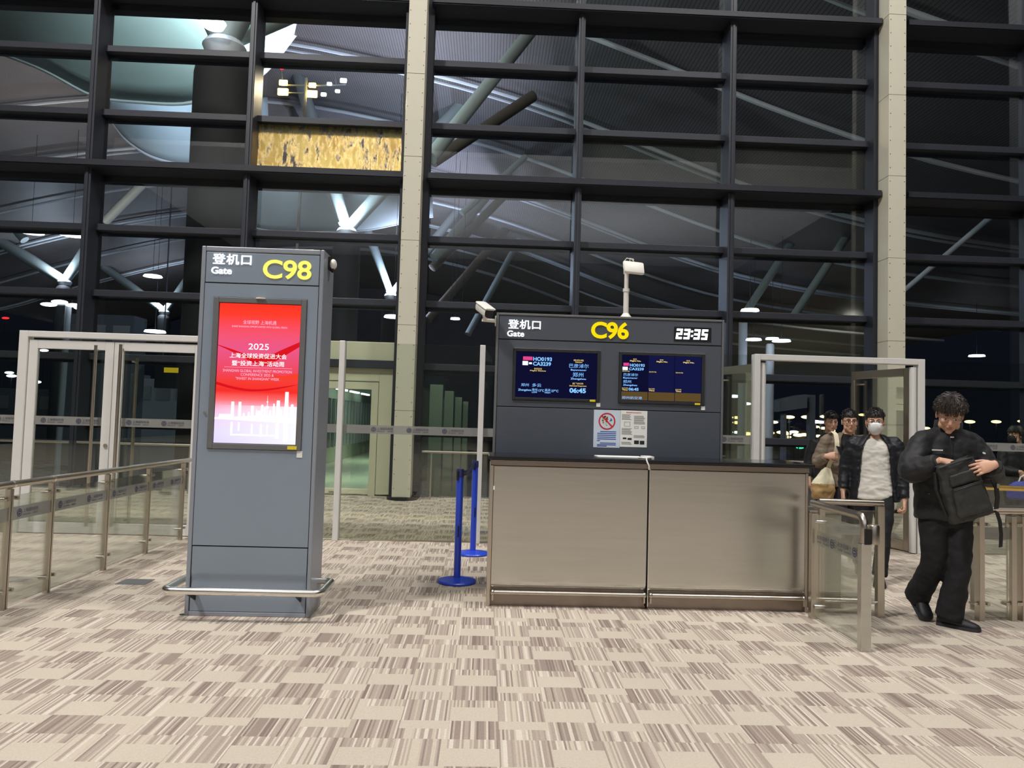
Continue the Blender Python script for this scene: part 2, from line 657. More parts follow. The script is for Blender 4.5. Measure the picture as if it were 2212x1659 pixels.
def put_text(mb, body, x0, x1, z0, z1, y, bold=0.0, space=1.0, depth=0.0, fit=True):
    """text filling x0..x1 by z0..z1 on the plane y, facing -Y"""
    key = (body, bold, space)
    if key not in _tc:
        _tc[key] = text_mesh(body, bold, space)
    vs, fs = _tc[key]
    ax, bx = min(v[0] for v in vs), max(v[0] for v in vs)
    az, bz = min(v[1] for v in vs), max(v[1] for v in vs)
    if fit:
        sx, sz = (x1 - x0) / (bx - ax), (z1 - z0) / (bz - az)
    else:
        sx = sz = (z1 - z0) / (bz - az)
    out = [(x0 + (v[0] - ax) * sx, y, z0 + (v[1] - az) * sz) for v in vs]
    if depth:
        back = [(a, y + depth, c) for a, _, c in out]
        n = len(out)
        ed = {}
        for f in fs:
            for i in range(len(f)):
                e = (f[i], f[(i + 1) % len(f)])
                ed[tuple(sorted(e))] = ed.get(tuple(sorted(e)), []) + [e]
        sides = [(e[0][0], e[0][1], e[0][1] + n, e[0][0] + n) for e in ed.values() if len(e) == 1]
        mb.add(out + back, list(fs) + sides)
    else:
        mb.add(out, fs)
    return mb


def logo_mark(mb, x, z, h, y, flip=False):
    """ring with a swept diamond inside, then two rows of print"""
    n = 20
    r = h * 0.5
    cx, cz = x + r, z + r
    vs, fs = [], []
    for k in range(n):
        a = 2 * math.pi * k / n
        vs += [(cx + r * math.cos(a), y, cz + r * math.sin(a)), (cx + r * 0.78 * math.cos(a), y, cz + r * 0.78 * math.sin(a))]
    for k in range(n):
        j = (k + 1) % n
        fs.append((2 * k, 2 * j, 2 * j + 1, 2 * k + 1))
    mb.add(vs, fs)
    mb.add([(cx - r * .8, y, cz), (cx, y, cz + r * .7), (cx + r * .8, y, cz + r * .1), (cx, y, cz + r * .15)], [(0, 1, 2, 3)])
    mb.add([(cx - r * .8, y, cz - r * .05), (cx, y, cz - r * .15), (cx + r * .8, y, cz), (cx, y, cz - r * .7)], [(0, 1, 2, 3)])
    put_text(mb, '上海国际机场', x + h * 1.2, x + h * 4.3, z + h * .42, z + h * .92, y)
    put_text(mb, 'SHANGHAI', x + h * 1.2, x + h * 2.7, z + h * .05, z + h * .28, y)
    put_text(mb, 'AIRPORT', x + h * 3.2, x + h * 4.3, z + h * .05, z + h * .28, y)


# ================================================================== SETTING
struct(MB().box(-18, 18, -26, 13.9, -0.1, 0.0).build('floor', M['carpet']))
struct(MB().box(-18, 18, -26, -5.0, 13.0, 13.2).build('ceiling', M['ceil']))
struct(MB().box(-18, 18, -5.0, 13.4, 22.0, 22.2).build('ceiling', M['ceil']))
struct(MB().box(-18, 18, -26.3, -26.0, 0, 13.2).build('wall_back', pbr('hall_back_wall', lin((120, 120, 118)), .8)))

# ---- facade: bays between mullions, each bay a window with panes and transoms
FY = 13.6
MX = [-13.0, -10.1, -7.22, -4.42, -1.42, 1.56, 4.38, 7.3, 10.2, 13.2]
TZ = [1.19, 2.37, 3.52, 4.72, 5.75, 6.84, 8.03, 9.0, 10.1, 11.3]
COLS = (4, 7)
for b in range(len(MX) - 1):
    x0, x1 = MX[b], MX[b + 1]
    wn = struct(empty('window_%d' % (b + 1), ((x0 + x1) / 2, FY, 0)))
    edges = [0.0] + TZ
    for r_ in range(len(edges) - 1):
        z0, z1 = edges[r_], edges[r_ + 1]
        if b == 3 and z1 < 2.9:
            continue                       # the vestibule stands here
        mat = M['glass_fac']
        if r_ == 5 and b == 3:
            mat = M['frosted']
        elif (r_ == 5 and b in (5, 6)) or (r_ == 2 and b == 6):
            mat = M['glass_hazy']
        MB().box(x0, x1, FY + 0.02, FY + 0.035, z0, z1).build('pane', mat, wn)
    for z in TZ:
        if z in (5.75, 9.0) or (b == 3 and z < 2.3):
            continue
        MB().box(x0, x1, FY - 0.10, FY + 0.12, z - 0.055, z + 0.06, 0.006).box(x0, x1, FY + 0.12, FY + 0.2, z - 0.10, z + 0.06).build('transom', M['frame'], wn)
    for xx, s_ in ((x0, 1), (x1, -1)):
        MB().box(xx, xx + s_ * 0.05, FY - 0.02, FY + 0.15, 0, 11.3).build('jamb', M['frame_in'], wn)
for i, x in enumerate(MX):
    if i in COLS:
        continue
    mb = MB().box(x - 0.06, x + 0.06, FY - 0.34, FY + 0.16, 0.0, 11.3, 0.01)
    mb.box(x - 0.02, x + 0.02, FY - 0.36, FY - 0.33, 0.0, 11.3)
    struct(mb.build('trim_%d' % (i + 1), M['frame']))
k = 20
for (x0, x1) in ((-13.2, -1.62), (-1.2, 7.12), (7.62, 13.4)):
    for zt in (5.79, 9.03):
        mb = MB()
        mb.prism([(x0, zt - 0.07), (x1, zt - 0.07), (x1, zt + 0.06), (x0, zt + 0.06)], FY - 0.45, FY + 0.15)
        mb.box(x0, x1, FY - 0.47, FY - 0.45, zt - 0.05, zt + 0.04)
        mb.box(x0, x1, FY + 0.1, FY + 0.3, zt - 0.17, zt + 0.06)
        struct(mb.build('trim_%d' % k, M['frame_in']))
        k += 1


def column(x0, x1, name):
    c = struct(empty(name, ((x0 + x1) / 2, 13.2, 0)))
    mb = MB()
    z = 0.06
    while z < 11.2:
        z2 = min(z + 1.5, 11.3)
        mb.box(x0, x1, 12.95, 13.40, z, z2 - 0.008, 0.004)
        z = z2
    mb.box(x0 + 0.01, x1 - 0.01, 12.96, 13.39, 0.05, 11.2)
    mb.build('cladding', M['column'], c)
    MB().box(x0 - 0.09, x0 - 0.005, 13.30, 13.62, 0, 11.3).box(x1 + 0.005, x1 + 0.11, 13.30, 13.62, 0, 11.3).build('side_frame', M['frame_in'], c)
    MB().lathe([(0.0, 0.0), (0.27, 0.0), (0.27, 0.05), (0.0, 0.05)], ((x0 + x1) / 2, 13.17, 0), 32).build('base', M['black'], c, True)
    f = MB()
    for q in range(44):
        for xx in (x0 + 0.03, x1 - 0.03):
            f.box(xx - 0.006, xx + 0.006, 12.945, 12.951, 0.2 + q * 0.25, 0.212 + q * 0.25)
    f.build('rivets', M['frame'], c)


column(-1.59, -1.27, 'column_left')
column(7.14, 7.46, 'column_right')

# ---- handrail along the facade
for x0, x1, posts, lab in ((-12.5, -4.75, (-12, -10.3, -8.6, -6.7, -5.2), 'facade handrail with clear panels behind the left double door'),
                           (-1.12, 12.5, (-0.95, 0.9, 2.7, 4.6, 6.6, 8.6, 10.5), 'facade handrail running right of the left beige column')):
    h = tag(empty('handrail', ((x0 + x1) / 2, 13.3, 0)), lab, 'handrail')
    MB().tube([(x0, 13.3, 0.84), (x1, 13.3, 0.84)], 0.024, 12).build('rail', M['satin'], h, True)
    for px_ in posts:
        MB().box(px_ - 0.012, px_ + 0.012, 13.29, 13.33, 0, 0.82).build('post', M['satin'], h)

# ---- vestibule of the boarding bridge, in the bay left of the column
v = struct(empty('wall_front', (-3.0, FY, 0)))
mb = MB().box(-4.40, -1.70, FY - 0.02, FY + 0.25, 2.46, 2.80, 0.004)
mb.box(-1.965, -1.72, FY - 0.02, FY + 0.2, 0.03, 2.32, 0.004)
mb.box(-4.40, -1.965, FY - 0.02, FY + 0.2, 2.08, 2.32, 0.004)
mb.build('panel', M['beige'], v)
MB().box(-4.40, -1.66, FY - 0.12, FY + 0.25, 2.32, 2.46).build('transom', M['frame'], v)
mb = MB()
for a in ((-4.40, -4.28, 0.0, 2.06), (-2.10, -1.975, 0.0, 2.06)):
    mb.box(a[0], a[1], FY - 0.01, FY + 0.1, a[2], a[3], 0.004)
mb.box(-4.28, -2.10, FY - 0.01, FY + 0.1, 1.93, 2.06, 0.004).box(-4.28, -2.10, FY - 0.01, FY + 0.1, 0.03, 0.12, 0.004)
mb.build('door_frame', M['beige'], v)
MB().box(-4.28, -2.10, FY + 0.04, FY + 0.05, 0.12, 1.93).build('door_pane', M['glass_part'], v)
MB().box(-2.80, -2.58, FY - 0.03, FY - 0.005, 0.06, 0.075).build('door_track', M['satin'], v)
# corridor behind
CX0, CX1, CY0, CY1, CZ = -4.70, -1.85, FY + 0.26, 34.0, 2.25
struct(MB().box(CX0, CX1, CY0, CY1, -0.12, -0.005).build('floor', pbr('corridor_floor', lin((176, 186, 168)), 0.5)))
struct(MB().box(CX0, CX1, CY0, CY1, CZ, CZ + 0.1).build('ceiling', pbr('corridor_ceiling', lin((120, 128, 118)), 0.7)))
struct(MB().box(CX1, CX1 + 0.06, CY0, CY1, 0, CZ).build('wall_right', M['grn_panel']))
cw = struct(empty('wall_left', (CX0, 22, 0)))
MB().box(CX0 - 0.06, CX0, CY0, CY1, 0, 0.45).box(CX0 - 0.06, CX0, CY0, CY1, 1.95, CZ).build('panel', M['grn_panel'], cw)
mb = MB()
yy = CY0
while yy < CY1:
    mb.box(CX0 - 0.05, CX0 + 0.03, yy, yy + 0.09, 0.45, 1.95)
    yy += 0.62
mb.build('mullions', M['bld_pale'], cw)
MB().box(CX0 - 0.04, CX0 - 0.03, CY0, CY1, 0.45, 1.95).build('pane', M['glass_fac'], cw)
for q, yy in enumerate((15.4, 17.6, 19.8, 22.0, 24.2, 26.4)):
    o = MB().box(CX0 + 0.25, CX0 + 0.33, yy, yy + 1.5, CZ - 0.05, CZ).build('corridor_lamp', M['lamp_white'])
    tag(o, 'white strip lamp on the corridor ceiling behind the beige vestibule', 'lamp', 'strip lamps along the boarding corridor ceiling')
lamp('corridor_light', 'AREA', (-3.3, 17.0, 2.2), 60, (0.86, 1.0, 0.84), (-3.3, 17.0, 0), 1.2)
lamp('corridor_light', 'AREA', (-3.3, 24.0, 2.2), 60, (0.86, 1.0, 0.84), (-3.3, 24.0, 0), 1.2)

# ---- glass partition across the concourse, with two framed doors
PY = 8.75


def band_on(parent, x0, x1, y, z0, z1, first, step=0.415, off=0.004):
    b_ = MB().box(x0, x1, y - off, y - off + 0.001, z0, z1).build('frosted_band', M['band'], parent)
    mb = MB()
    x = first
    while x < x1 - 0.02:
        if x >= x0 and x + 0.30 < x1 + 0.1:
            logo_mark(mb, x, z0 + (z1 - z0) * 0.2, (z1 - z0) * 0.6, y - off - 0.001)
        x += step
    if mb.v:
        mb.build('band_lettering', M['band_ink'], b_)


def partition(xs, lab, first, top=2.31, posts=None):
    g = tag(empty('glass_partition', ((xs[0] + xs[-1]) / 2, PY, 0)), lab, 'glass partition')
    for i in range(len(xs) - 1):
        p = MB().box(xs[i] + 0.004, xs[i + 1] - 0.004, PY - 0.006, PY + 0.006, 0.01, top).build('pane', M['glass_part'], g)
        band_on(p, xs[i] + 0.004, xs[i + 1] - 0.004, PY - 0.006, 1.243, 1.342, first)
    for x in (posts or []):
        MB().box(x - 0.032, x + 0.032, PY - 0.07, PY + 0.045, 0, top + 0.01, 0.006).build('post', M['alu'], g)
    MB().box(xs[0], xs[-1], PY - 0.02, PY + 0.02, 0, 0.012).build('floor_channel', M['satin'], g)


partition([-3.19, -1.70, -0.06, 1.58, 3.16], 'clear glass partition with two white posts behind the blue barrier posts', -3.0, posts=[-1.70, -0.06, 1.58])
partition([5.30, 6.9, 8.5, 10.1], 'clear glass partition right of the open door frame', 5.5, posts=[8.5])
partition([-10.4, -8.7, -7.0, -5.40], 'clear glass partition left of the closed double door', -10.2, posts=[-8.7, -7.0])


def door_leaf(parent, w_, h_, name='leaf', handle_side=1, mat=None, stile=0.10):
    """leaf in local coords: hinge at x=0, runs to x=w_, front at -y"""
    mat = mat or M['alu']
    lf = empty(name, (0, 0, 0))
    lf.parent = parent
    mb = MB().box(0, stile, -0.025, 0.025, 0.01, h_, 0.004).box(w_ - stile, w_, -0.025, 0.025, 0.01, h_, 0.004)
    mb.box(stile, w_ - stile, -0.025, 0.025, h_ - 0.10, h_, 0.004).box(stile, w_ - stile, -0.025, 0.025, 0.01, 0.13, 0.004)
    mb.build('leaf_frame', mat, lf, world=False)
    MB().box(stile, w_ - stile, -0.004, 0.004, 0.13, h_ - 0.10).build('pane', M['glass_part'], lf, world=False)
    hx = w_ - stile * 0.5 - 0.13 if handle_side > 0 else stile * 0.5 + 0.13
    return lf


def bar_handle(parent, x, z0, z1, y=-0.085):
    mb = MB().tube([(x, y, z0), (x, y, z1)], 0.019, 12)
    for z in (z0 + 0.05, z1 - 0.05):
        mb.tube([(x, y, z), (x, -0.02, z)], 0.011, 8)
    mb.build('handle', M['satin'], parent, True, world=False)


d1 = struct(empty('door_1', (-4.33, PY, 0)))
MB().box(-5.40, -5.30, PY - 0.06, PY + 0.06, 0, 2.32, 0.005).box(-3.30, -3.20, PY - 0.06, PY + 0.06, 0, 2.32, 0.005).box(-5.30, -3.30, PY - 0.06, PY + 0.06, 2.25, 2.32, 0.005).build('door_frame', M['alu'], d1)
la = door_leaf(d1, 0.965, 2.22)
la.location = (-5.30 + 4.33 + 0.004, -0.01, 0)
bar_handle(la, 0.79, 0.10, 2.17)
lb = door_leaf(d1, 1.02, 2.22)
lb.location = (-4.33 + 4.33 + 0.005, -0.01, 0)
bar_handle(lb, 0.10, 0.10, 2.19)
bar_handle(lb, 0.21, 0.12, 2.05, 0.085)
MB().cyl((0.93, -0.03, 1.02), (0.93, -0.04, 1.02), 0.022).build('lock', M['satin'], la, True, world=False)
for lf, w_ in ((la, .965), (lb, 1.02)):
    bo = MB().box(0.10, w_ - 0.10, -0.0065, -0.005, 1.243, 1.342).build('frosted_band', M['band'], lf, world=False)
    mb = MB()
    for q in range(2):
        logo_mark(mb, 0.17 + q * 0.40, 1.262, 0.06, -0.008)
    mb.build('band_lettering', M['band_ink'], lf, world=False)

d2 = struct(empty('door_2', (4.22, PY, 0)))
MB().box(3.18, 3.25, PY - 0.06, PY + 0.06, 0, 2.32, 0.005).box(5.17, 5.25, PY - 0.06, PY + 0.06, 0, 2.32, 0.005).box(3.25, 5.17, PY - 0.06, PY + 0.06, 2.25, 2.32, 0.005).build('door_frame', M['alu'], d2)
lc = door_leaf(d2, 0.95, 2.22, mat=M['satin'], stile=0.08)
lc.location = (3.30 - 4.22, 0.05, 0)
lc.rotation_euler = (0, 0, R(105))
bar_handle(lc, 0.83, 0.15, 2.1)
bar_handle(lc, 0.83, 0.15, 2.1, 0.085)
ld = door_leaf(d2, 0.95, 2.22, mat=M['satin'], stile=0.08)
ld.location = (5.13 - 4.22, 0.05, 0)
ld.rotation_euler = (0, 0, R(105))
bar_handle(ld, 0.83, 0.15, 2.1)
bar_handle(ld, 0.83, 0.15, 2.1, 0.085)
MB().tube([(3.30, PY, 0.01), (3.30, PY, 2.22)], 0.036, 14).tube([(5.12, PY - .02, 0.01), (5.12, PY - .02, 2.22)], 0.04, 14).build('pivot_post', M['alu'], d2, True)
# ================================================================== GATE TOTEM
KY = 5.40
kx0, kx1 = -2.095, -1.212
kt = tag(empty('gate_totem', ((kx0 + kx1) / 2, KY + 0.17, 0)), 'tall grey-blue totem sign reading gate C98 with a red poster screen', 'sign totem')
mb = MB().box(kx0 + 0.012, kx1 - 0.012, KY + 0.012, KY + 0.33, 0.005, 2.64, 0.006)
mb.build('body', M['kiosk'], kt)
mb = MB()
for a in ((kx0, kx0 + 0.03, 0.0, 2.648), (kx1 - 0.03, kx1, 0.0, 2.648)):
    mb.box(a[0], a[1], KY - 0.004, KY + 0.34, a[2], a[3], 0.006)
mb.box(kx0 + 0.03, kx1 - 0.03, KY - 0.004, KY + 0.34, 2.612, 2.648, 0.006).box(kx0 + 0.03, kx1 - 0.03, KY - 0.004, KY + 0.34, 0.0, 0.03, 0.004)
mb.build('edge_frame', M['kiosk_edge'], kt)
pl = MB().box(kx0 + 0.034, kx1 - 0.034, KY, KY + 0.012, 2.386, 2.606, 0.003).build('header_panel', M['kiosk'], kt)
sx0, sx1, sz0, sz1 = -1.949, -1.366, 1.226, 2.236
mb = MB()
for a in ((kx0 + .034, sx0 - .045, .496, 2.378), (sx1 + .045, kx1 - .034, .496, 2.378), (sx0 - .045, sx1 + .045, .496, sz0 - .045), (sx0 - .045, sx1 + .045, sz1 + .045, 2.378)):
    mb.box(a[0], a[1], KY, KY + 0.012, a[2], a[3])
mb.build('front_panel', M['kiosk'], kt)
# lower panel with a soft fold just above the bumper
pr = [(0.034, 0.0), (0.10, 0.0), (0.17, 0.006), (0.235, 0.016), (0.262, 0.014), (0.285, 0.004), (0.31, 0.0), (0.488, 0.0)]
vs, fs = [], []
for z, o_ in pr:
    vs += [(kx0 + .036, KY - o_ * .0 + o_ * .6, z), (kx1 - .036, KY + o_ * .6, z)]
for i in range(len(pr) - 1):
    fs.append((2 * i, 2 * i + 1, 2 * i + 3, 2 * i + 2))
MB().add(vs, fs).box(kx0 + .036, kx1 - .036, KY + .0115, KY + .02, .034, .488).build('lower_panel', M['kiosk'], kt, True)
mb = MB()
for a in ((kx0 + .03, kx1 - .03, 2.378, 2.386), (kx0 + .03, kx1 - .03, .488, .496)):
    mb.box(a[0], a[1], KY + 0.004, KY + 0.0125, a[2], a[3])
for x in (kx0 + .032, kx1 - .032):
    mb.box(x - .002, x + .002, KY + .004, KY + .0125, .03, 2.61)
mb.build('panel_seams', M['seam'], kt)
put_text(MB(), '登机口', -2.015, -1.737, 2.517, 2.595, KY - 0.006, 0.008, 1.08, 0.006).build('lettering', M['white_lit'], pl)
put_text(MB(), 'Gate', -2.02, -1.875, 2.447, 2.497, KY - 0.006, 0.012, 1.0, 0.006).build('lettering', M['white_lit'], pl)
put_text(MB(), 'C98', -1.651, -1.302, 2.424, 2.564, KY - 0.006, 0.018, 0.97, 0.006).build('gate_number', M['yellow_pale_lit'], pl)
# display
mb = MB()
for a in ((sx0 - .042, sx0 - .004, sz0 - .042, sz1 + .042), (sx1 + .004, sx1 + .042, sz0 - .042, sz1 + .042), (sx0 - .004, sx1 + .004, sz0 - .042, sz0 - .004), (sx0 - .004, sx1 + .004, sz1 + .004, sz1 + .042)):
    mb.box(a[0], a[1], KY - 0.010, KY + 0.014, a[2], a[3], 0.003)
mb.build('screen_bezel', M['bezel'], kt)
sc = MB().box(sx0, sx1, KY + 0.002, KY + 0.012, sz0, sz1).build('display_screen', M['poster'], kt)
MB().box(sx0 - .004, sx1 + .004, KY + 0.004, KY + 0.013, sz0 - .004, sz1 + .006).build('screen_gasket', M['black'], kt)
SW, SH = sx1 - sx0, sz1 - sz0


def P(u, v, y):
    return (sx0 + u * SW, y, sz0 + v * SH)


def ribbon(top, bot, y):
    vs, fs = [], []
    n = 28

    def cat(pts, t):
        k = len(pts) - 1
        x = t * k
        i = min(int(x), k - 1)
        f = x - i
        g = lambda q: pts[max(0, min(k, q))]
        p0, p1, p2, p3 = g(i - 1), g(i), g(i + 1), g(i + 2)
        return tuple(0.5 * (2 * b + (c - a) * f + (2 * a - 5 * b + 4 * c - d) * f * f + (3 * b - a - 3 * c + d) * f ** 3) for a, b, c, d in zip(p0, p1, p2, p3))
    for i in range(n + 1):
        a, b = cat(top, i / n), cat(bot, i / n)
        vs += [P(min(1, max(0, a[0])), a[1], y), P(min(1, max(0, b[0])), b[1], y)]
    for i in range(n):
        fs.append((2 * i, 2 * i + 1, 2 * i + 3, 2 * i + 2))
    return MB().add(vs, fs)


ribbon([(0, .70), (.2, .665), (.45, .62), (.62, .63), (.8, .68), (1, .735)], [(0, .695), (.2, .645), (.45, .575), (.62, .565), (.8, .625), (1, .70)], KY + .0012).build('red_ribbon', M['poster_red'], sc)
ribbon([(0, .435), (.2, .405), (.4, .388), (.6, .392), (.8, .41), (1, .43)], [(0, .415), (.2, .386), (.4, .372), (.6, .378), (.8, .398), (1, .428)], KY + .0012).build('red_ribbon', M['poster_red'], sc)
ribbon([(.55, .535), (.68, .50), (.8, .487), (1, .51)], [(.55, .534), (.68, .485), (.8, .458), (1, .462)], KY + .0014).build('bright_ribbon', M['poster_red2'], sc)
yT = KY + .0005
for body, u0, u1, v0, v1 in (('全球视野 上海机遇', .295, .705, .853, .882), ('SHARE SHANGHAI OPPORTUNITIES WITH GLOBAL VISION', .16, .84, .829, .842), ('SHANGHAI GLOBAL INVESTMENT PROMOTION', .075, .92, .508, .527), ('CONFERENCE 2025 &', .295, .70, .481, .50), ('"INVEST IN SHANGHAI" WEEK', .235, .77, .453, .472)):
    put_text(MB(), body, P(u0, 0, 0)[0], P(u1, 0, 0)[0], P(0, v0, 0)[2], P(0, v1, 0)[2], yT).build('lettering', M['poster_pale'], sc)
mb = MB()
a, b = P(.09, .5405, 0), P(.92, .5425, 0)
mb.add([(a[0], yT, a[2]), (b[0], yT, a[2]), (b[0], yT, b[2]), (a[0], yT, b[2])], [(0, 1, 2, 3)])
mb.build('rule', M['poster_pale'], sc)
for body, u0, u1, v0, v1, bo in (('2025', .375, .625, .671, .715, .004), ('上海全球投资促进大会', .15, .85, .608, .645, .005), ('暨“投资上海”活动周', .18, .82, .553, .590, .005)):
    put_text(MB(), body, P(u0, 0, 0)[0], P(u1, 0, 0)[0], P(0, v0, 0)[2], P(0, v1, 0)[2], yT, bo).build('lettering', M['poster_white'], sc)
mb = MB()


def tower(u0, u1, v1, v0=.18, taper=0.0):
    t = (u1 - u0) * taper / 2
    p = [P(u0, v0, yT), P(u1, v0, yT), P(u1 - t, v1, yT), P(u0 + t, v1, yT)]
    mb.add(p, [(0, 1, 2, 3)])


for u0, u1, v1, tp in ((.195, .235, .295, .1), (.285, .322, .295, .1), (.44, .475, .27, 0), (.50, .515, .245, .4), (.52, .558, .235, 0), (.56, .592, .278, .2), (.60, .622, .26, 0), (.628, .648, .30, .7), (.70, .738, .288, .5), (.748, .795, .312, .15),
                       (.79, .825, .25, .4), (.845, .90, .375, .25), (.915, .972, .27, .1), (.40, .43, .225, .3), (.34, .37, .215, .3), (.66, .69, .24, .2), (.05, .24, .205, .05)):
    tower(u0, u1, v1, .17, tp)
for cu_, cv_, rr in ((.638, .262, .018), (.638, .30, .010), (.943, .278, .018)):
    n = 14
    mb.add([P(cu_ + rr * math.cos(6.283 * k / n), cv_ + rr * .58 * math.sin(6.283 * k / n), yT) for k in range(n)], [tuple(range(n))])
tower(.636, .640, .345, .30, .5)
mb.add([P(0, .17, yT), P(1, .15, yT), P(1, .195, yT), P(.6, .205, yT), P(.3, .19, yT), P(0, .18, yT)], [tuple(range(6))])
for u0, u1, v0, v1 in ((.20, .225, .07, .15), (.29, .31, .09, .15), (.45, .47, .07, .14), (.56, .585, .05, .14), (.64, .655, .06, .14), (.75, .79, .04, .15), (.85, .90, .02, .15), (.20, .78, .055, .066)):
    tower(u0, u1, v1, v0, 0)
mb.build('skyline', M['poster_white'], sc)
MB().box(-1.418, -1.352, KY - .013, KY - .0105, 1.192, 1.216).build('yellow_sticker', M['yellow_sticker'], kt)
MB().box(-1.352, -1.312, KY - .003, KY - .0005, 1.135, 1.182).build('white_sticker', M['paper'], kt)
MB().cyl((-2.018, KY + .002, 1.44), (-2.018, KY - .010, 1.44), 0.010).build('lock', M['chrome'], kt, True)
MB().lathe([(0, 0), (.035, 0), (.035, .008), (0, .012)], (-1.655, KY - .008, 2.272), 16).build('screen_sensor', M['white'], kt, True)
# bumper
def arc(cx, cy, r, a0, a1, z, n=6):
    return [(cx + r * math.cos(R(a0 + (a1 - a0) * i / n)), cy + r * math.sin(R(a0 + (a1 - a0) * i / n)), z) for i in range(n + 1)]


bx0, bx1, by0, by1, bz = -2.175, -1.105, 5.215, 5.62, 0.215
pts = [(kx0 + .02, by1, bz)] + arc(bx0 + .05, by1 - .05, .05, 90, 180, bz) + arc(bx0 + .06, by0 + .06, .06, 180, 270, bz) + arc(bx1 - .06, by0 + .06, .06, 270, 360, bz) + arc(bx1 - .05, by1 - .05, .05, 0, 90, bz) + [(kx1 - .02, by1, bz)]
MB().tube(pts, 0.026, 16).build('bumper_bar', M['chrome'], kt, True)
for x in (kx0 + .07, kx1 - .07):
    mb = MB()
    mb.add([(x - .006, KY, .19), (x - .006, by0 + .02, .205), (x - .006, by0 + .02, .19), (x - .006, KY, .11), (x + .006, KY, .19), (x + .006, by0 + .02, .205), (x + .006, by0 + .02, .19), (x + .006, KY, .11)],
           [(0, 1, 2, 3), (7, 6, 5, 4), (0, 4, 5, 1), (1, 5, 6, 2), (2, 6, 7, 3), (3, 7, 4, 0)])
    mb.build('bumper_bracket', M['black'], kt)
MB().lathe([(0, 0), (.02, 0), (.02, .003), (0, .004)], (kx0 - .02, KY + .02, 0), 12).build('floor_cable_cover', M['black'], kt)

# white dome camera on the totem's side
cm = tag(empty('security_camera', (-1.19, 5.55, 2.56)), 'small white camera on the flank of the C98 totem sign', 'camera')
MB().box(kx1 + .001, kx1 + .016, 5.52, 5.60, 2.53, 2.63, .003).build('wall_plate', M['black'], cm)
MB().ell((-1.178, 5.55, 2.575), .026, .04, .04, 16, 10).build('dome', M['white'], cm, True)
MB().cyl((-1.190, 5.55, 2.545), (-1.17, 5.55, 2.525), .02, 12).build('lens', M['black'], cm, True)

# ================================================================== DESK
DY = 5.84
dk = tag(empty('boarding_counter', (1.31, 6.1, 0)), 'long brushed steel boarding counter with black top below gate C96 board', 'counter')
MB().box(0.07, 2.56, DY + 0.03, 6.42, 0.10, 1.10).build('carcass', M['steel_dark'], dk)
for x0, x1 in ((0.078, 1.292), (1.312, 2.556)):
    pr = [(1.085, 0), (.30, 0), (.20, 0), (.165, .006), (.145, .018), (.135, .03)]
    vs, fs = [], []
    for z, o_ in pr:
        vs += [(x0, DY + o_, z), (x1, DY + o_, z)]
    for i in range(len(pr) - 1):
        fs.append((2 * i, 2 * i + 1, 2 * i + 3, 2 * i + 2))
    MB().add(vs, fs).box(x0, x1, DY + .0005, DY + .028, .2, 1.085).build('front_panel', M['steel'], dk, True)
    MB().box(x0 - .005, x1 + .005, DY + .022, DY + .04, 0.0, .105, .003).build('kick_plate', M['steel_dark'], dk)
    rl = MB().tube([(x0 + .02, DY - .028, .112), (x1 - .02, DY - .028, .112)], .017, 14).build('foot_rail', M['satin'], dk, True)
    for x in (x0 + .015, x1 - .015):
        mb = MB().ell((x, DY - .028, .112), .018, .022, .022, 12, 8)
        mb.box(x - .006, x + .006, DY - .03, DY + .03, .05, .11)
        mb.build('rail_bracket', M['satin'], rl, True)
MB().box(0.045, 0.074, DY - .006, 6.42, 0, 1.09, .004).build('end_post', M['satin'], dk)
MB().box(2.558, 2.58, DY - .006, 6.42, 0, 1.09, .004).build('end_post', M['satin'], dk)
MB().box(1.304, 1.311, DY - .008, DY + .03, .02, 1.10, .001).build('centre_strip', M['chrome'], dk)
MB().box(1.290, 1.304, DY + .004, DY + .03, .02, 1.09).build('gap', M['seam'], dk)
MB().box(0.05, 2.585, DY - .012, 6.42, 1.096, 1.135, .004).build('top_trim', M['steel_dark'], dk)
MB().box(0.03, 2.625, DY - .022, 6.43, 1.138, 1.166, .006).build('worktop', M['countertop'], dk)
MB().box(.074, .086, DY - .006, DY - .001, .90, .93).build('white_tag', M['paper'], dk)

o = MB().box(.93, 1.31, 6.06, 6.30, 1.1665, 1.172).box(1.32, 1.40, 6.10, 6.26, 1.1665, 1.180).build('paper_sheets', M['paper'])
tag(o, 'white paper sheets lying on the black counter top', 'papers')
pts = [(1.30 + .05 * math.cos(a * .5), 5.99 + .035 * math.sin(a * .5), 1.172 + .002 * (a % 3)) for a in range(26)] + [(1.30, 5.90, 1.176), (1.275, 5.825, 1.174), (1.278, 5.808, 1.15), (1.292, 5.803, 1.12), (1.295, 5.812, 1.09)]
o = MB().tube(pts, .006, 8).build('cable', M['white'], None, True)
tag(o, 'white cable coiled on the counter and hanging over its front edge', 'cable')

# ================================================================== GATE BOARD C96
BY = 6.45
gx0, gx1 = 0.068, 2.082
gb = tag(empty('gate_board', ((gx0 + gx1) / 2, BY + .12, 0)), 'wide slate board reading gate C96 with clock and two flight screens', 'sign board')
MB().box(gx0 + .008, gx1 - .008, BY + .016, BY + .24, 0.0, 2.375).build('body', M['sign'], gb)
mb = MB()
for x in ((gx0, gx0 + .02), (gx1 - .02, gx1)):
    mb.box(x[0], x[1], BY - .006, BY + .25, 0, 2.386, .004)
mb.box(gx0 + .02, gx1 - .02, BY - .006, BY + .25, 2.366, 2.386, .004)
mb.build('edge_frame', M['bezel'], gb)
hp = MB().box(gx0 + .023, gx1 - .023, BY, BY + .015, 2.158, 2.363, .003).build('header_panel', M['sign'], gb)
S1 = (.248, .961, 1.650, 2.052)
S2 = (1.178, 1.886, 1.648, 2.050)
bz_ = .026
mb = MB()
zA, zB = 1.570, 2.150
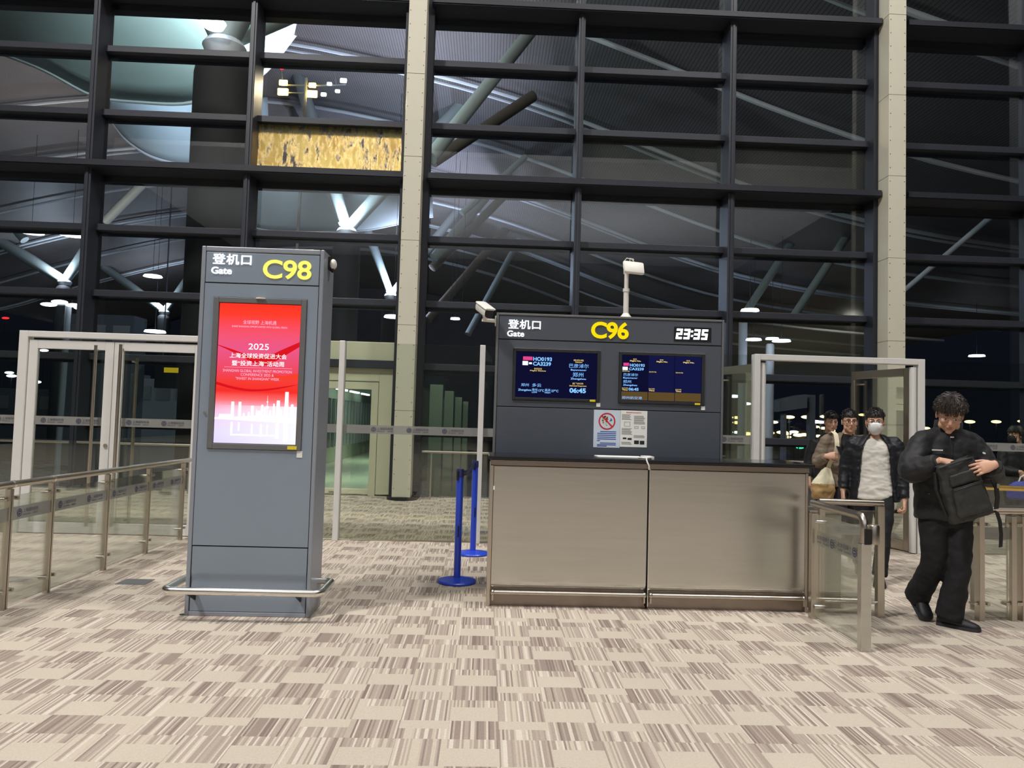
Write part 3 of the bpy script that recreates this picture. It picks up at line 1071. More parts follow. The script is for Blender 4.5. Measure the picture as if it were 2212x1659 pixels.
xs = [gx0 + .023, S1[0] - bz_, S1[1] + bz_, S2[0] - bz_, S2[1] + bz_, gx1 - .023]
for i in (0, 2, 4):
    mb.box(xs[i], xs[i + 1], BY, BY + .015, zA, zB)
for i, q in ((1, S1), (3, S2)):
    mb.box(xs[i], xs[i + 1], BY, BY + .015, zA, q[2] - bz_).box(xs[i], xs[i + 1], BY, BY + .015, q[3] + bz_, zB)
mb.build('screen_panel', M['sign'], gb)
MB().box(gx0 + .023, gx1 - .023, BY, BY + .015, 1.0, 1.562, .003).build('lower_panel', M['sign'], gb)
MB().box(gx0 + .02, gx1 - .02, BY + .006, BY + .0155, 2.150, 2.158).box(gx0 + .02, gx1 - .02, BY + .006, BY + .0155, 1.562, 1.570).build('panel_seams', M['seam'], gb)
put_text(MB(), '登机口', .170, .455, 2.247, 2.328, BY - .008, .008, 1.06, .008).build('lettering', M['white_lit'], hp)
put_text(MB(), 'Gate', .164, .312, 2.180, 2.230, BY - .008, .012, 1.0, .008).build('lettering', M['white_lit'], hp)
put_text(MB(), 'C96', .900, 1.232, 2.184, 2.336, BY - .008, .03, .94, .008).build('gate_number', M['yellow_lit'], hp)
ck = MB().box(1.635, 1.965, BY - .004, BY, 2.186, 2.312).build('clock_display', M['black'], hp)
SEG = {'2': 'abged', '3': 'abgcd', '5': 'afgcd'}


def digit(mb, ch, x, z, w_, h_, t, y):
    sl = .12
    def q(a, b, c, d):
        pts = [(a, c), (b, c), (b, d), (a, d)]
        vs = [(x + px_ + (pz - 0) * sl, y, z + pz) for px_, pz in pts]
        mb.add(vs, [(0, 1, 2, 3)])
    h2 = h_ / 2
    for s_ in SEG[ch]:
        if s_ == 'a': q(0, w_, h_ - t, h_)
        if s_ == 'g': q(0, w_, h2 - t / 2, h2 + t / 2)
        if s_ == 'd': q(0, w_, 0, t)
        if s_ == 'b': q(w_ - t, w_, h2, h_)
        if s_ == 'c': q(w_ - t, w_, 0, h2)
        if s_ == 'f': q(0, t, h2, h_)
        if s_ == 'e': q(0, t, 0, h2)


mb = MB()
for ch, x in (('2', 1.648), ('3', 1.716), ('3', 1.806), ('5', 1.874)):
    digit(mb, ch, x, 2.204, .054, .092, .019, BY - .0055)
for z in (2.226, 2.266):
    mb.add([(1.784, BY - .0055, z), (1.802, BY - .0055, z), (1.804, BY - .0055, z + .017), (1.786, BY - .0055, z + .017)], [(0, 1, 2, 3)])
mb.build('clock_digits', M['clock_lit'], ck)


def bezel(q, lab):
    mb = MB()
    b_ = .024
    for a in ((q[0] - b_, q[0], q[2] - b_, q[3] + b_), (q[1], q[1] + b_, q[2] - b_, q[3] + b_), (q[0], q[1], q[2] - b_, q[2]), (q[0], q[1], q[3], q[3] + b_)):
        mb.box(a[0], a[1], BY - .012, BY + .016, a[2], a[3], .003)
    mb.build('screen_bezel', M['bezel_dark'], gb)
    MB().box(q[0] - b_ - .002, q[1] + b_ + .002, BY - .013, BY + .016, q[3] + b_ - .001, q[3] + b_ + .004).build('screen_lip', M['chrome'], gb)
    o = MB().box(q[0], q[1], BY, BY + .014, q[2], q[3]).build('flight_screen', M['screen_navy'], gb)
    o['label'] = lab
    MB().box(q[1] - .06, q[1] - .012, BY - .0145, BY - .0125, q[2] - .021, q[2] - .004).build('yellow_sticker', M['yellow_sticker'], gb)
    MB().box(q[1] + .0, q[1] + .035, BY - .003, BY - .0005, q[2] - .064, q[2] - .030).build('white_sticker', M['paper'], gb)
    return o


s1 = bezel(S1, 'left flight screen with destination and departure time')
s2 = bezel(S2, 'right flight screen split in three columns')


def scr(mb, q, body, u0, u1, v0, v1, bold=0.0, y=None):
    bold = 0.0 if ord(body[0]) > 255 else bold
    put_text(mb, body, q[0] + u0 * (q[1] - q[0]), q[0] + u1 * (q[1] - q[0]), q[3] - v1 * (q[3] - q[2]), q[3] - v0 * (q[3] - q[2]), BY - .0012 if y is None else y, bold)


def rect(mb, q, u0, u1, v0, v1, y=None):
    y = BY - .001 if y is None else y
    x0, x1, z0, z1 = q[0] + u0 * (q[1] - q[0]), q[0] + u1 * (q[1] - q[0]), q[3] - v1 * (q[3] - q[2]), q[3] - v0 * (q[3] - q[2])
    mb.add([(x0, y, z0), (x1, y, z0), (x1, y, z1), (x0, y, z1)], [(0, 1, 2, 3)])


mb = MB()
for a in (('HO0193', .21, .44, .115, .20, .03), ('CA3239', .21, .43, .22, .305, .03), ('巴彦淖尔', .655, .895, .235, .328, .02), ('Bayannaoer', .675, .87, .352, .40, .02), ('郑州', .70, .832, .425, .525, .02),
          ('Zhengzhou', .675, .865, .543, .595, .02), ('06:45', .665, .868, .765, .872, .04), ('郑州', .07, .165, .695, .762, .02), ('多云', .205, .318, .690, .765, .02), ('Zhengzhou', .035, .195, .815, .872, .02),
          ('最低', .205, .275, .80, .855, .02), ('LOW', .205, .27, .865, .90, .02), ('13°C', .285, .352, .815, .868, .02), ('最高', .362, .432, .80, .855, .02), ('HIGH', .362, .43, .865, .90, .02), ('27°C', .442, .53, .815, .868, .02)):
    mb = MB()
    scr(mb, S1, *a)
    mb.build('lettering', M['scr_blue'], s1)
mb = MB()
for a in (('航班状态', .225, .32, .352, .392, .02), ('Flight Status', .175, .37, .402, .432, .02), ('目的地', .71, .832, .14, .178, .02), ('Destination', .73, .815, .186, .212, .02), ('起飞时间', .70, .832, .648, .688, .02), ('Estimated Departure', .665, .872, .705, .738, .02)):
    mb = MB()
    scr(mb, S1, *a)
    mb.build('lettering', M['scr_yellow'], s1)
mb = MB()
rect(mb, S1, .085, .20, .11, .19)
mb.build('pink_badge', M['scr_pink'], s1)
mb = MB()
rect(mb, S1, .08, .148, .21, .30)
rect(mb, S1, .158, .196, .235, .275)
mb.build('white_badge', M['scr_white'], s1)
mb = MB()
rect(mb, S2, .335, .655, .0, .80, BY - .0005)
rect(mb, S2, .665, .995, .0, .80, BY - .0005)
mb.build('blue_columns', M['screen_navy_dim'], s2)
mb = MB()
for u in (0, .334, .667):
    rect(mb, S2, u + .002, u + .328, .80, .985, BY - .0006)
mb.build('brown_bar', M['screen_brown'], s2)
mb = MB()
for a in (('HO0193', .10, .285, .19, .255, .03), ('CA3239', .09, .275, .275, .335, .03), ('巴彦淖尔', .025, .205, .40, .465, .02), ('Bayannaoer', .02, .20, .485, .53, .02), ('郑州', .02, .12, .55, .62, .02), ('Zhengzhou', .02, .195, .64, .69, .02), ('06:45', .09, .215, .715, .78, .03), ('郑州航空港', .01, .26, .905, .965, .02)):
    mb = MB()
    scr(mb, S2, *a)
    mb.build('lettering', M['scr_blue'], s2)
mb = MB()
for u in (.0, .333, .667):
    for a in (('航班', u + .14, u + .185, .075, .105, .02), ('Flight No.', u + .10, u + .24, .115, .15, .03), ('时间', u + .01, u + .08, .715, .745, .02), ('Time', u + .01, u + .08, .752, .78, .03), ('目的地', u + .01, u + .10, .345, .37, .02)):
        mb = MB()
        scr(mb, S2, *a)
        mb.build('lettering', M['scr_yellow'], s2)
mb = MB()
rect(mb, S2, .02, .09, .175, .24)
mb.build('pink_badge', M['scr_pink'], s2)
mb = MB()
rect(mb, S2, .01, .075, .262, .335)
mb.build('white_badge', M['scr_white'], s2)

# notices taped on the board
n1 = tag(MB().box(.942, 1.174, BY - .002, BY - .0005, 1.233, 1.561).build('notice', M['paper_blue']), 'pale blue notice with red no entry ring taped on C96 board', 'notice')
mb = MB()
cx, cz, ro, ri = 1.058, 1.462, .074, .062
n = 36
vs, fs = [], []
for k in range(n):
    a = 2 * math.pi * k / n
    vs += [(cx + ro * math.cos(a), BY - .0032, cz + ro * math.sin(a)), (cx + ri * math.cos(a), BY - .0032, cz + ri * math.sin(a))]
for k in range(n):
    j = (k + 1) % n
    fs.append((2 * k, 2 * j, 2 * j + 1, 2 * k + 1))
mb.add(vs, fs)
d_ = .0045
mb.add([(cx - .047 - d_, BY - .0034, cz + .047 - d_), (cx - .047 + d_, BY - .0034, cz + .047 + d_), (cx + .047 + d_, BY - .0034, cz - .047 + d_), (cx + .047 - d_, BY - .0034, cz - .047 - d_)], [(0, 3, 2, 1)])
mb.build('red_ring', M['ink_red'], n1)
rnd = random.Random(3)
for mat in ('ink_red', 'ink_green', 'ink_yellow', 'ink_blue', 'ink_dark'):
    for q in range(5):
        mb = MB()
        a, r_ = rnd.random() * 6.28, rnd.random() ** .5 * .045
        x, z, s_ = cx + r_ * math.cos(a), cz + r_ * math.sin(a), rnd.uniform(.005, .010)
        m_ = rnd.randint(4, 8)
        mb.add([(x + s_ * math.cos(6.283 * k / m_ + a), BY - .0026 - q * .00005, z + s_ * .8 * math.sin(6.283 * k / m_ + a)) for k in range(m_)], [tuple(range(m_))])
        mb.build('ring_picture', M[mat], n1)
mb = MB()
for z, x0, x1 in ((1.372, 1.0, 1.14), (1.356, .975, 1.14), (1.340, .975, 1.14), (1.324, .975, 1.138), (1.308, .975, 1.14), (1.292, .975, 1.0), (1.272, 1.0, 1.14), (1.258, .975, 1.14), (1.246, .975, 1.06)):
    mb.box(x0, x1, BY - .0026, BY - .0021, z - .0045, z + .0035)
mb.build('print_lines', M['ink_blue'], n1)
n2 = tag(MB().box(1.176, 1.412, BY - .002, BY - .0005, 1.243, 1.562).build('notice', M['paper']), 'white notice with small print and pictures taped beside the ring notice', 'notice')
mb = MB()
put_text(mb, '乘机须知与安全提示', 1.225, 1.36, 1.538, 1.549, BY - .0026, .02)
mb.build('title', M['ink_red'], n2)
mb = MB()
for (x0, x1, za, zb) in ((1.188, 1.275, 1.525, 1.475), (1.295, 1.398, 1.515, 1.44), (1.188, 1.285, 1.405, 1.35), (1.295, 1.398, 1.345, 1.325), (1.188, 1.285, 1.285, 1.262)):
    z = za
    while z > zb:
        mb.box(x0, x1 - rnd.random() * .02, BY - .0026, BY - .0021, z - .0025, z + .0015)
        z -= .0085
for a in ((1.21, 1.262, 1.422, 1.462), (1.30, 1.335, 1.405, 1.425), (1.362, 1.392, 1.405, 1.425)):
    mb.box(a[0], a[1], BY - .0026, BY - .0021, a[2], a[2] + .003).box(a[0], a[1], BY - .0026, BY - .0021, a[3] - .003, a[3]).box(a[0], a[0] + .003, BY - .0026, BY - .0021, a[2], a[3]).box(a[1] - .003, a[1], BY - .0026, BY - .0021, a[2], a[3])
mb.build('print_lines', M['ink_grey'], n2)
mb = MB().box(1.20, 1.232, BY - .0026, BY - .0021, 1.31, 1.325).box(1.242, 1.278, BY - .0026, BY - .0021, 1.305, 1.322).box(1.30, 1.342, BY - .0026, BY - .0021, 1.27, 1.302).box(1.35, 1.39, BY - .0026, BY - .0021, 1.268, 1.30)
mb.build('pictures', M['ink_dark'], n2)

# white panel antenna on a pole, standing on the board
ap = tag(empty('panel_antenna', (1.232, BY + .12, 2.386)), 'white square panel antenna on a pole on top of C96 board', 'antenna')
ay = BY + .10
MB().lathe([(.0, 0), (.058, 0), (.056, .006), (.036, .03), (.026, .045), (0, .045)], (1.222, ay, 2.386), 24).build('base_flange', M['white'], ap, True)
MB().tube([(1.222, ay, 2.42), (1.222, ay, 2.645)], .024, 16).tube([(1.222, ay, 2.635), (1.222, ay, 2.82)], .0195, 16).build('pole', M['white'], ap, True)
MB().lathe([(.0, 0), (.03, 0), (.03, .028), (0, .028)], (1.222, ay, 2.625), 20).build('collar', M['white'], ap, True)
mb = MB().box(-.096, .096, -.022, .022, -.062, .062, .02)
M_ = Matrix.Translation((1.277, ay - .04, 2.835)) @ Euler((R(-24), R(3), R(8))).to_matrix().to_4x4()
mb.v = [tuple(M_ @ Vector(v)) for v in mb.v]
mb.build('panel', M['white'], ap, True)
MB().tube([(1.20, ay + .03, 2.84), (1.195, ay + .03, 2.90), (1.225, ay + .02, 2.935), (1.262, ay + .01, 2.925), (1.285, ay, 2.905)], .0045, 6).tube([(1.25, ay + .01, 2.90), (1.25, ay, 2.93), (1.285, ay, 2.92)], .0045, 6).build('cable', M['white'], ap, True)
MB().box(1.20, 1.25, ay - .005, ay + .04, 2.79, 2.86, .004).build('bracket', M['white'], ap)

# bullet camera at the board's left edge
cm = tag(empty('security_camera', (-.02, BY, 2.33)), 'white bullet camera with dark lens on the edge of C96 board', 'camera')
A, B = Vector((-.085, BY + .12, 2.452)), Vector((.0, BY - .14, 2.352))
dv = (B - A).normalized()
sd = Vector((1, .25, 0)); sd = (sd - dv * sd.dot(dv)).normalized()
up = sd.cross(dv)
up = up if up.z > 0 else -up


def slab(mb, a, b, hw, hz, n=16, e=3.0):
    rings = []
    for t in (0, .04, .96, 1):
        k = 1 if 0 < t < 1 else .88
        c = a.lerp(b, t)
        rg = []
        for j in range(n):
            an = 2 * math.pi * j / n
            ca, sa = math.cos(an), math.sin(an)
            rg.append(c + sd * hw * k * math.copysign(abs(ca) ** (2 / e), ca) + up * hz * k * math.copysign(abs(sa) ** (2 / e), sa))
        rings.append(rg)
    return mb.rings(rings)


slab(MB(), A, B, .043, .040).build('housing', M['white'], cm, True)
slab(MB(), A + up * .042 + dv * .01, B + up * .042 + dv * .03, .05, .008).build('visor', M['white'], cm, True)
slab(MB(), B - dv * .002, B + dv * .006, .038, .036).build('lens_window', M['black'], cm, True)
MB().tube([A.lerp(B, .55) - up * .04, A.lerp(B, .45) - up * .085 + sd * .02, Vector((-.06, BY + .06, 2.325)), Vector((gx0 - .0, BY + .06, 2.318))], .016, 10).build('bracket', M['white'], cm, True)
MB().box(gx0 - .014, gx0 - .001, BY + .02, BY + .10, 2.275, 2.36, .004).build('wall_plate', M['white'], cm)

# ================================================================== BARRIER POSTS
def barrier(x, y, lab, rz):
    b_ = tag(empty('barrier_post', (x, y, 0), rz), lab, 'barrier post', 'blue belt barrier posts')
    MB().lathe([(0, 0), (.165, 0), (.172, .006), (.172, .016), (.165, .024), (.10, .036), (.05, .046), (0, .048)], (0, 0, 0), 48).build('base', M['blue_post'], b_, True, world=False)
    MB().lathe([(0, .04), (.031, .04), (.031, .93), (0, .93)], (0, 0, 0), 32).build('post', M['blue_post'], b_, True, world=False)
    MB().lathe([(0, .93), (.034, .93), (.034, .985), (.03, 1.0), (0, 1.0)], (0, 0, 0), 32).build('head', M['blue_belt'], b_, True, world=False)
    MB().box(-.030, -.012, -.039, -.028, .90, .985, .003).build('belt_clip', M['black'], b_, world=False)
    MB().box(-.006, .006, -.034, -.0305, .40, .50, .002).build('slot', M['black'], b_, world=False)
    return b_


barrier(-.213, 6.647, 'blue barrier post standing in front, its navy belt running back to the other', 0)
barrier(-.097, 8.02, 'blue barrier post standing behind the other, by the white partition post', R(20))
mb = MB()
n = 18
vs, fs = [], []
for i in range(n + 1):
    t = i / n
    x, y = -.209 + t * .106, 6.685 + t * 1.27
    z = .965 - .035 * 4 * t * (1 - t)
    for dz in (-.024, .024):
        for dx in (-.0012, .0012):
            vs.append((x + dx, y, z + dz))
for i in range(n):
    a, b = 4 * i, 4 * i + 4
    fs += [(a, a + 2, b + 2, b), (a + 1, b + 1, b + 3, a + 3), (a, b, b + 1, a + 1), (a + 2, a + 3, b + 3, b + 2)]
fs += [(0, 1, 3, 2), (4 * n, 4 * n + 2, 4 * n + 3, 4 * n + 1)]
bl = MB().add(vs, fs).build('barrier_belt', M['blue_belt'])
tag(bl, 'navy belt with white print stretched between the two blue posts', 'belt')
mb = MB()
for t in (.2, .32, .44, .56, .68, .8):
    x, y, z = -.209 + t * .108, 6.685 + t * 1.295, .965 - .14 * t * (1 - t)
    for s_ in (-1, 1):
        mb.box(x + s_ * .0022 - .0005, x + s_ * .0022 + .0005, y - .045, y + .045, z - .010, z + .010)
mb.build('belt_print', M['bld_pale'], bl)

# ================================================================== GLASS RAILINGS
def railing(root, L, posts, top=.87, rail_r=.025, band=(.625, .72), first=.06, rail=True, rail_mat='satin', post_w=.022, lettering=True, joints=(), solid=False):
    """local: runs along +x, front at -y"""
    for x in posts:
        mb = MB().box(x - post_w, x - .005, -.019, .019, 0, top - .03, .002).box(x + .005, x + post_w, -.019, .019, 0, top - .03, .002)
        if solid:
            mb = MB().box(x - .022, x + .022, -.03, .03, 0, top - .03, .003)
        mb.box(x - .008, x + .008, -.012, .012, top - .12, top - .01)
        p = mb.build('post', M[rail_mat], root, world=False)
        c = MB()
        for z in (.13, top - .10):
            c.tube([(x - .06, -.0, z), (x + .06, 0, z)], .012, 10)
            c.tube([(x - .055, -.03, z), (x - .055, .03, z)], .014, 10).tube([(x + .055, -.03, z), (x + .055, .03, z)], .014, 10)
        c.build('clamp', M['satin'], p, True, world=False)
    if rail:
        h_ = MB().tube([(0, 0, top), (L, 0, top)], rail_r, 16).build('handrail', M[rail_mat], root, True, world=False)
        if joints:
            c = MB()
            for x in joints:
                c.tube([(x - .012, 0, top), (x + .012, 0, top)], rail_r + .003, 16)
            c.build('rail_joint', M['chrome'], h_, True, world=False)
    for i in range(len(posts) - 1):
        a, b = posts[i] + .026, posts[i + 1] - .026
        if b - a < .1:
            continue
        g = MB().box(a, b, -.005, .005, .02, top - .08).build('glass_pane', M['glass_rail'], root, world=False)
        bo = MB().box(a, b, -.0065, -.0055, band[0], band[1]).build('frosted_band', M['band'], g, world=False)
        if lettering:
            c = MB()
            x = a + first
            hh = (band[1] - band[0])
            while x + hh * .62 * 4.3 < b + .02:
                logo_mark(c, x, band[0] + hh * .19, hh * .62, -.0075)
                x += .43
            if c.v:
                c.build('band_lettering', M['band_ink'], bo, world=False)


rg = tag(empty('glass_railing', (-3.385, 4.4, 0), R(90)), 'long steel and glass railing with logo band running back beside the totem sign', 'railing')
railing(rg, 4.28, [.15, 1.05, 1.57, 2.43, 3.25, 4.10], top=.885, joints=(1.08, 1.57))

sg = tag(empty('swing_gate', (2.545, 5.66, 0), R(-91)), 'low glass swing gate standing open beside the steel counter', 'gate')
# local x runs from the hinge toward the camera, local +y is +X in the room
MB().box(-.03, .03, -.026, .026, 0, .80, .004).build('hinge_post', M['satin'], sg, world=False)
MB().tube([(-.02, 0, .875)] + [(.70, 0, .875), (.76, 0, .87), (.785, 0, .845), (.79, 0, .80), (.79, 0, .69)], .027, 16).build('handrail', M['satin'], sg, True, world=False)
MB().box(.765, .825, -.034, .034, 0, .70, .005).build('end_post', M['steel'], sg, world=False)
lk = MB().lathe([(0, .70), (.036, .70), (.036, .815), (.03, .825), (0, .825)], (.805, .055, 0), 24).build('lock_cylinder', M['satin'], sg, True, world=False)
MB().box(.775, .835, -.012, .03, .70, .80, .003).build('lock_body', M['black'], lk, world=False)
g = MB().box(.055, .765, -.005, .005, .025, .80).build('glass_pane', M['glass_rail'], sg, world=False)
bo = MB().box(.055, .765, .0055, .0065, .565, .675).build('frosted_band', M['band'], g, world=False)
c = MB()
for x in (.06, .40):
    t_ = MB()
    logo_mark(t_, 0, .586, .066, 0)
    for vx in t_.v:
        pass
    c.add([(.0 + x + .30 - vx[0], -.0062, vx[2]) for vx in t_.v], t_.f)
c.build('band_lettering', M['band_ink'], bo, world=False)
c = MB()
for z in (.11, .745):
    c.tube([(.03, 0, z), (.09, 0, z)], .012, 10).tube([(.085, -.028, z), (.085, .028, z)], .015, 10)
c.build('clamp', M['chrome'], sg, True, world=False)

fr_ = tag(empty('glass_railing', (2.62, 5.74, 0), 0), 'short fixed glass rail behind the open swing gate', 'railing')
MB().box(.0, .045, -.02, .02, 0, .86, .003).build('post', M['satin'], fr_, world=False)
MB().box(.46, .515, -.025, .025, 0, .86, .003).build('post', M['satin'], fr_, world=False)
MB().tube([(0, 0, .885), (.51, 0, .88)], .024, 14).build('handrail', M['satin'], fr_, True, world=False)
MB().tube([(.02, 0, .11), (.49, 0, .11)], .012, 10).build('lower_rail', M['chrome'], fr_, True, world=False)
g = MB().box(.05, .46, -.005, .005, .14, .82).build('glass_pane', M['glass_rail'], fr_, world=False)
bo = MB().box(.05, .46, -.0065, -.0055, .63, .715).build('frosted_band', M['band'], g, world=False)
c = MB()
logo_mark(c, .12, .645, .055, -.0075)
c.build('band_lettering', M['band_ink'], bo, world=False)
pd = tag(empty('steel_pedestal', (2.79, 6.1, 0)), 'plain steel pedestal behind the swing gate at the counter end', 'pedestal')
MB().box(2.655, 2.92, 5.98, 6.24, 0, .76, .006).build('body', pbr('pedestal_paint', lin((150, 146, 130)), .5), pd)
MB().box(2.65, 2.925, 5.975, 6.245, .76, .785, .006).build('top_plate', M['satin'], pd)

rr = tag(empty('glass_railing', (3.84, 5.70, 0), R(4)), 'steel and glass rail beside the man holding the backpack', 'railing')
railing(rr, 1.9, [.04, .31, .40, 1.10, 1.80], top=.84, lettering=True, solid=True)
MB().box(.10, 1.9, -.07, .09, .855, .885, .006).build('rail_cap', M['chrome'], rr, world=False)
r2 = tag(empty('glass_railing', (4.05, 6.02, 0), R(60)), 'open glass gate folded back behind the man with the backpack', 'railing')
MB().box(0, .05, -.03, .03, 0, .80, .004).box(.70, .74, -.025, .025, 0, .8, .004).build('post', M['steel'], r2, world=False)
MB().tube([(0, 0, .84), (.74, 0, .84)], .024, 14).build('handrail', M['satin'], r2, True, world=False)
MB().box(.05, .70, -.005, .005, .03, .78).build('glass_pane', M['glass_rail'], r2, world=False)
r3 = tag(empty('handrail', (5.9, 7.0, 0)), 'gold toned handrail behind the rail beside the backpack man', 'handrail')
MB().tube([(4.75, 7.0, .935), (7.4, 7.0, .895)], .024, 12).build('rail', pbr('brass_rail', lin((232, 196, 108)), .25, .8), r3, True)
for x in (5.6, 6.9):
    MB().box(x - .02, x + .02, 6.98, 7.02, 0, .92).build('post', M['satin'], r3)
fp = MB().box(-3.02, -2.78, 6.30, 6.50, 0.0, .004).build('floor_plate', M['bezel'])
tag(fp, 'small grey floor plate in the carpet beside the long glass railing', 'floor plate')
# ================================================================== BEYOND THE GLASS
GZ = -3.2
struct(MB().box(-90, 110, 13.95, 160, GZ - .3, GZ).build('ground', M['ground']))

# reflection of the hall's barrel roof and columns, built as geometry behind the facade
PROF = [(-52, 11.0), (-44, 13.8), (-36, 16.3), (-28, 18.2), (-19.4, 19.3), (-11, 19.2), (-4.2, 18.0), (0, 17.1), (4, 15.9), (7.4, 14.6), (13.5, 12.5), (19, 11.2), (26, 10.4), (40, 9.6)]


def prof_z(x):
    for (a, za), (b, zb) in zip(PROF, PROF[1:]):
        if a <= x <= b:
            t = (x - a) / (b - a)
            return za + (zb - za) * t
    return PROF[0][1] if x < PROF[0][0] else PROF[-1][1]


def smooth_prof(n=110):
    out = []
    x0, x1 = PROF[0][0], PROF[-1][0]
    for i in range(n + 1):
        x = x0 + (x1 - x0) * i / n
        z = sum(prof_z(x + d) for d in (-3, -1.5, 0, 1.5, 3)) / 5
        out.append((x, z))
    return out


SP = smooth_prof()
YS = [14.6 + 2.0 * i for i in range(46)]
vs, fs = [], []
for y in YS:
    vs += [(x, y, z + .15) for x, z in SP]
n = len(SP)
for i in range(len(YS) - 1):
    for j in range(n - 1):
        a = i * n + j
        fs.append((a, a + 1, a + n + 1, a + n))
roof = MB().add(vs, fs).build('roof', M['deck'], None, True)
struct(roof)
sol = roof.modifiers.new('thickness', 'SOLIDIFY')
sol.thickness = .2
sol.offset = 1.0


def sz(x):
    for (a, za), (b, zb) in zip(SP, SP[1:]):
        if a <= x <= b:
            return za + (zb - za) * (x - a) / (b - a)
    return SP[-1][1]


for i in range(9):
    y = 19.7 + 7.3 * i
    mb = MB().tube([(x, y, z - .12) for x, z in SP[::2]], .10, 8)
    if i % 2 == 0:
        mb.tube([(x, y + .7, z - .12) for x, z in SP[::2]], .07, 6)
    o = mb.build('arch_rib', M['rib'], None, True)
    tag(o, 'pale arched rib under the corrugated vault mirrored in the glass', 'roof rib', 'arched ribs of the vault')


def beam(p, q, r, mat, n=10):
    d = MB().tube([p, q], r, n)
    return d


def tree(node, arms, lab, pw=1.6, light=None, yoff=0.0, base=None):
    x, y, z = node
    t = tag(empty('branching_column', (x, y, GZ)), lab, 'column')
    bm_ = []
    r_ = pw / 2
    prof = [(r_, 0), (r_, z - GZ - .9), (r_ * .93, z - GZ - .6), (r_ * .7, z - GZ - .42), (.0, z - GZ - .40)]
    MB().lathe([(0, 0)] + prof, (x, y, GZ), 24).build('post', M['dark_pillar'], t, True)
    MB().lathe([(0, -.38), (.42, -.38), (.55, -.1), (.45, .05), (0, .05)], (x, y, z), 20).build('cap', M['rib'], t, True)
    for a, w_ in arms:
        a = Vector(a)
        mb = MB()
        s_ = Vector((x, y, z))
        mb.tube([s_, s_.lerp(a, .5), a], [w_ * .75, w_, w_ * .8], 10)
        mb.build('arm', M['strut'], t, True)
    return t


def top(x, y):
    return (x, y, sz(x) + .22)


N1 = (-7.05, 19.0, 10.95)
N2 = (-7.43, 38.0, 10.97)
N3 = (-7.58, 57.0, 10.8)
T1 = tree(N1, [(top(-10.6, 17.2), .42), (top(-3.4, 17.6), .42), (top(-2.0, 25.0), .26), (top(-11.5, 24.0), .26)], 'nearest branching column mirrored in the glass with dark broad post', 1.42)
T2 = tree(N2, [(top(-10.4, 38.5), .38), (top(-1.8, 37.8), .42), (top(-3.4, 43), .28), (top(-12, 43), .28)], 'second branching column with bright lamp at its fork', 1.40)
T3 = tree(N3, [(top(-11, 57), .36), (top(-2.5, 57), .36)], 'third branching column far behind the left beige column', 1.4)
T4 = tree((-35.67, 63.0, 12.02), [(top(-40.7, 62.0), .5), (top(-33.2, 64), .5)], 'branching column forming a bright V above the left door', 1.3)
T5 = tree((-33.39, 77.0, 11.6), [(top(-38.8, 75.0), .45), (top(-29.2, 77), .4)], 'small branching column far beyond the left door', 1.3)
for t_, nn in ((T1, N1), (T2, N2), (T3, N3)):
    MB().lathe([(0, 0), (.24, 0), (.30, .12), (0, .14)], (nn[0], nn[1] - .8, nn[2] + .02), 16).build('uplight', M['lamp_white'], t_, True)
lamp('uplight', 'POINT', (-7.05, 20.2, 11.5), 1400, (.78, .98, .98), None, .12)
lamp('uplight', 'POINT', (-7.43, 37.1, 11.5), 620, (.66, .82, 1.0), None, .15)
lamp('uplight', 'POINT', (-7.58, 56.1, 11.4), 2200, (.6, .72, 1.0), None, .15)
lamp('uplight', 'POINT', (-35.6, 62.2, 12.6), 800, (.7, .82, 1.0), None, .15)
lamp('uplight', 'POINT', (-33.4, 76.2, 12.2), 900, (.7, .82, 1.0), None, .15)
lamp('uplight', 'POINT', (-12.8, 29.0, 10.8), 650, (.66, .78, 1.0), None, .15)  # fill without a fixture, added to brighten the second membrane
lamp('deck_fill', 'SPOT', (-4.0, 23.5, 10.0), 3300, (.95, .93, 1.0), (-4.6, 24.5, 17), .2, spot_size=R(120), spot_blend=1)  # added fill spots that brighten the vault deck, no fixtures built
lamp('deck_fill', 'SPOT', (-4.5, 31.5, 9.5), 5000, (.70, .75, 1.0), (-5.0, 32.5, 17), .2, spot_size=R(115), spot_blend=1)
lamp('deck_fill', 'SPOT', (-4.5, 47.0, 9.0), 6500, (.66, .72, 1.0), (-5.0, 49, 17), .2, spot_size=R(125), spot_blend=1)
lamp('deck_fill', 'SPOT', (-22.0, 40.0, 8.0), 2600, (1.0, .86, .80), (-22.0, 40.0, 17), .2, spot_size=R(140), spot_blend=1)

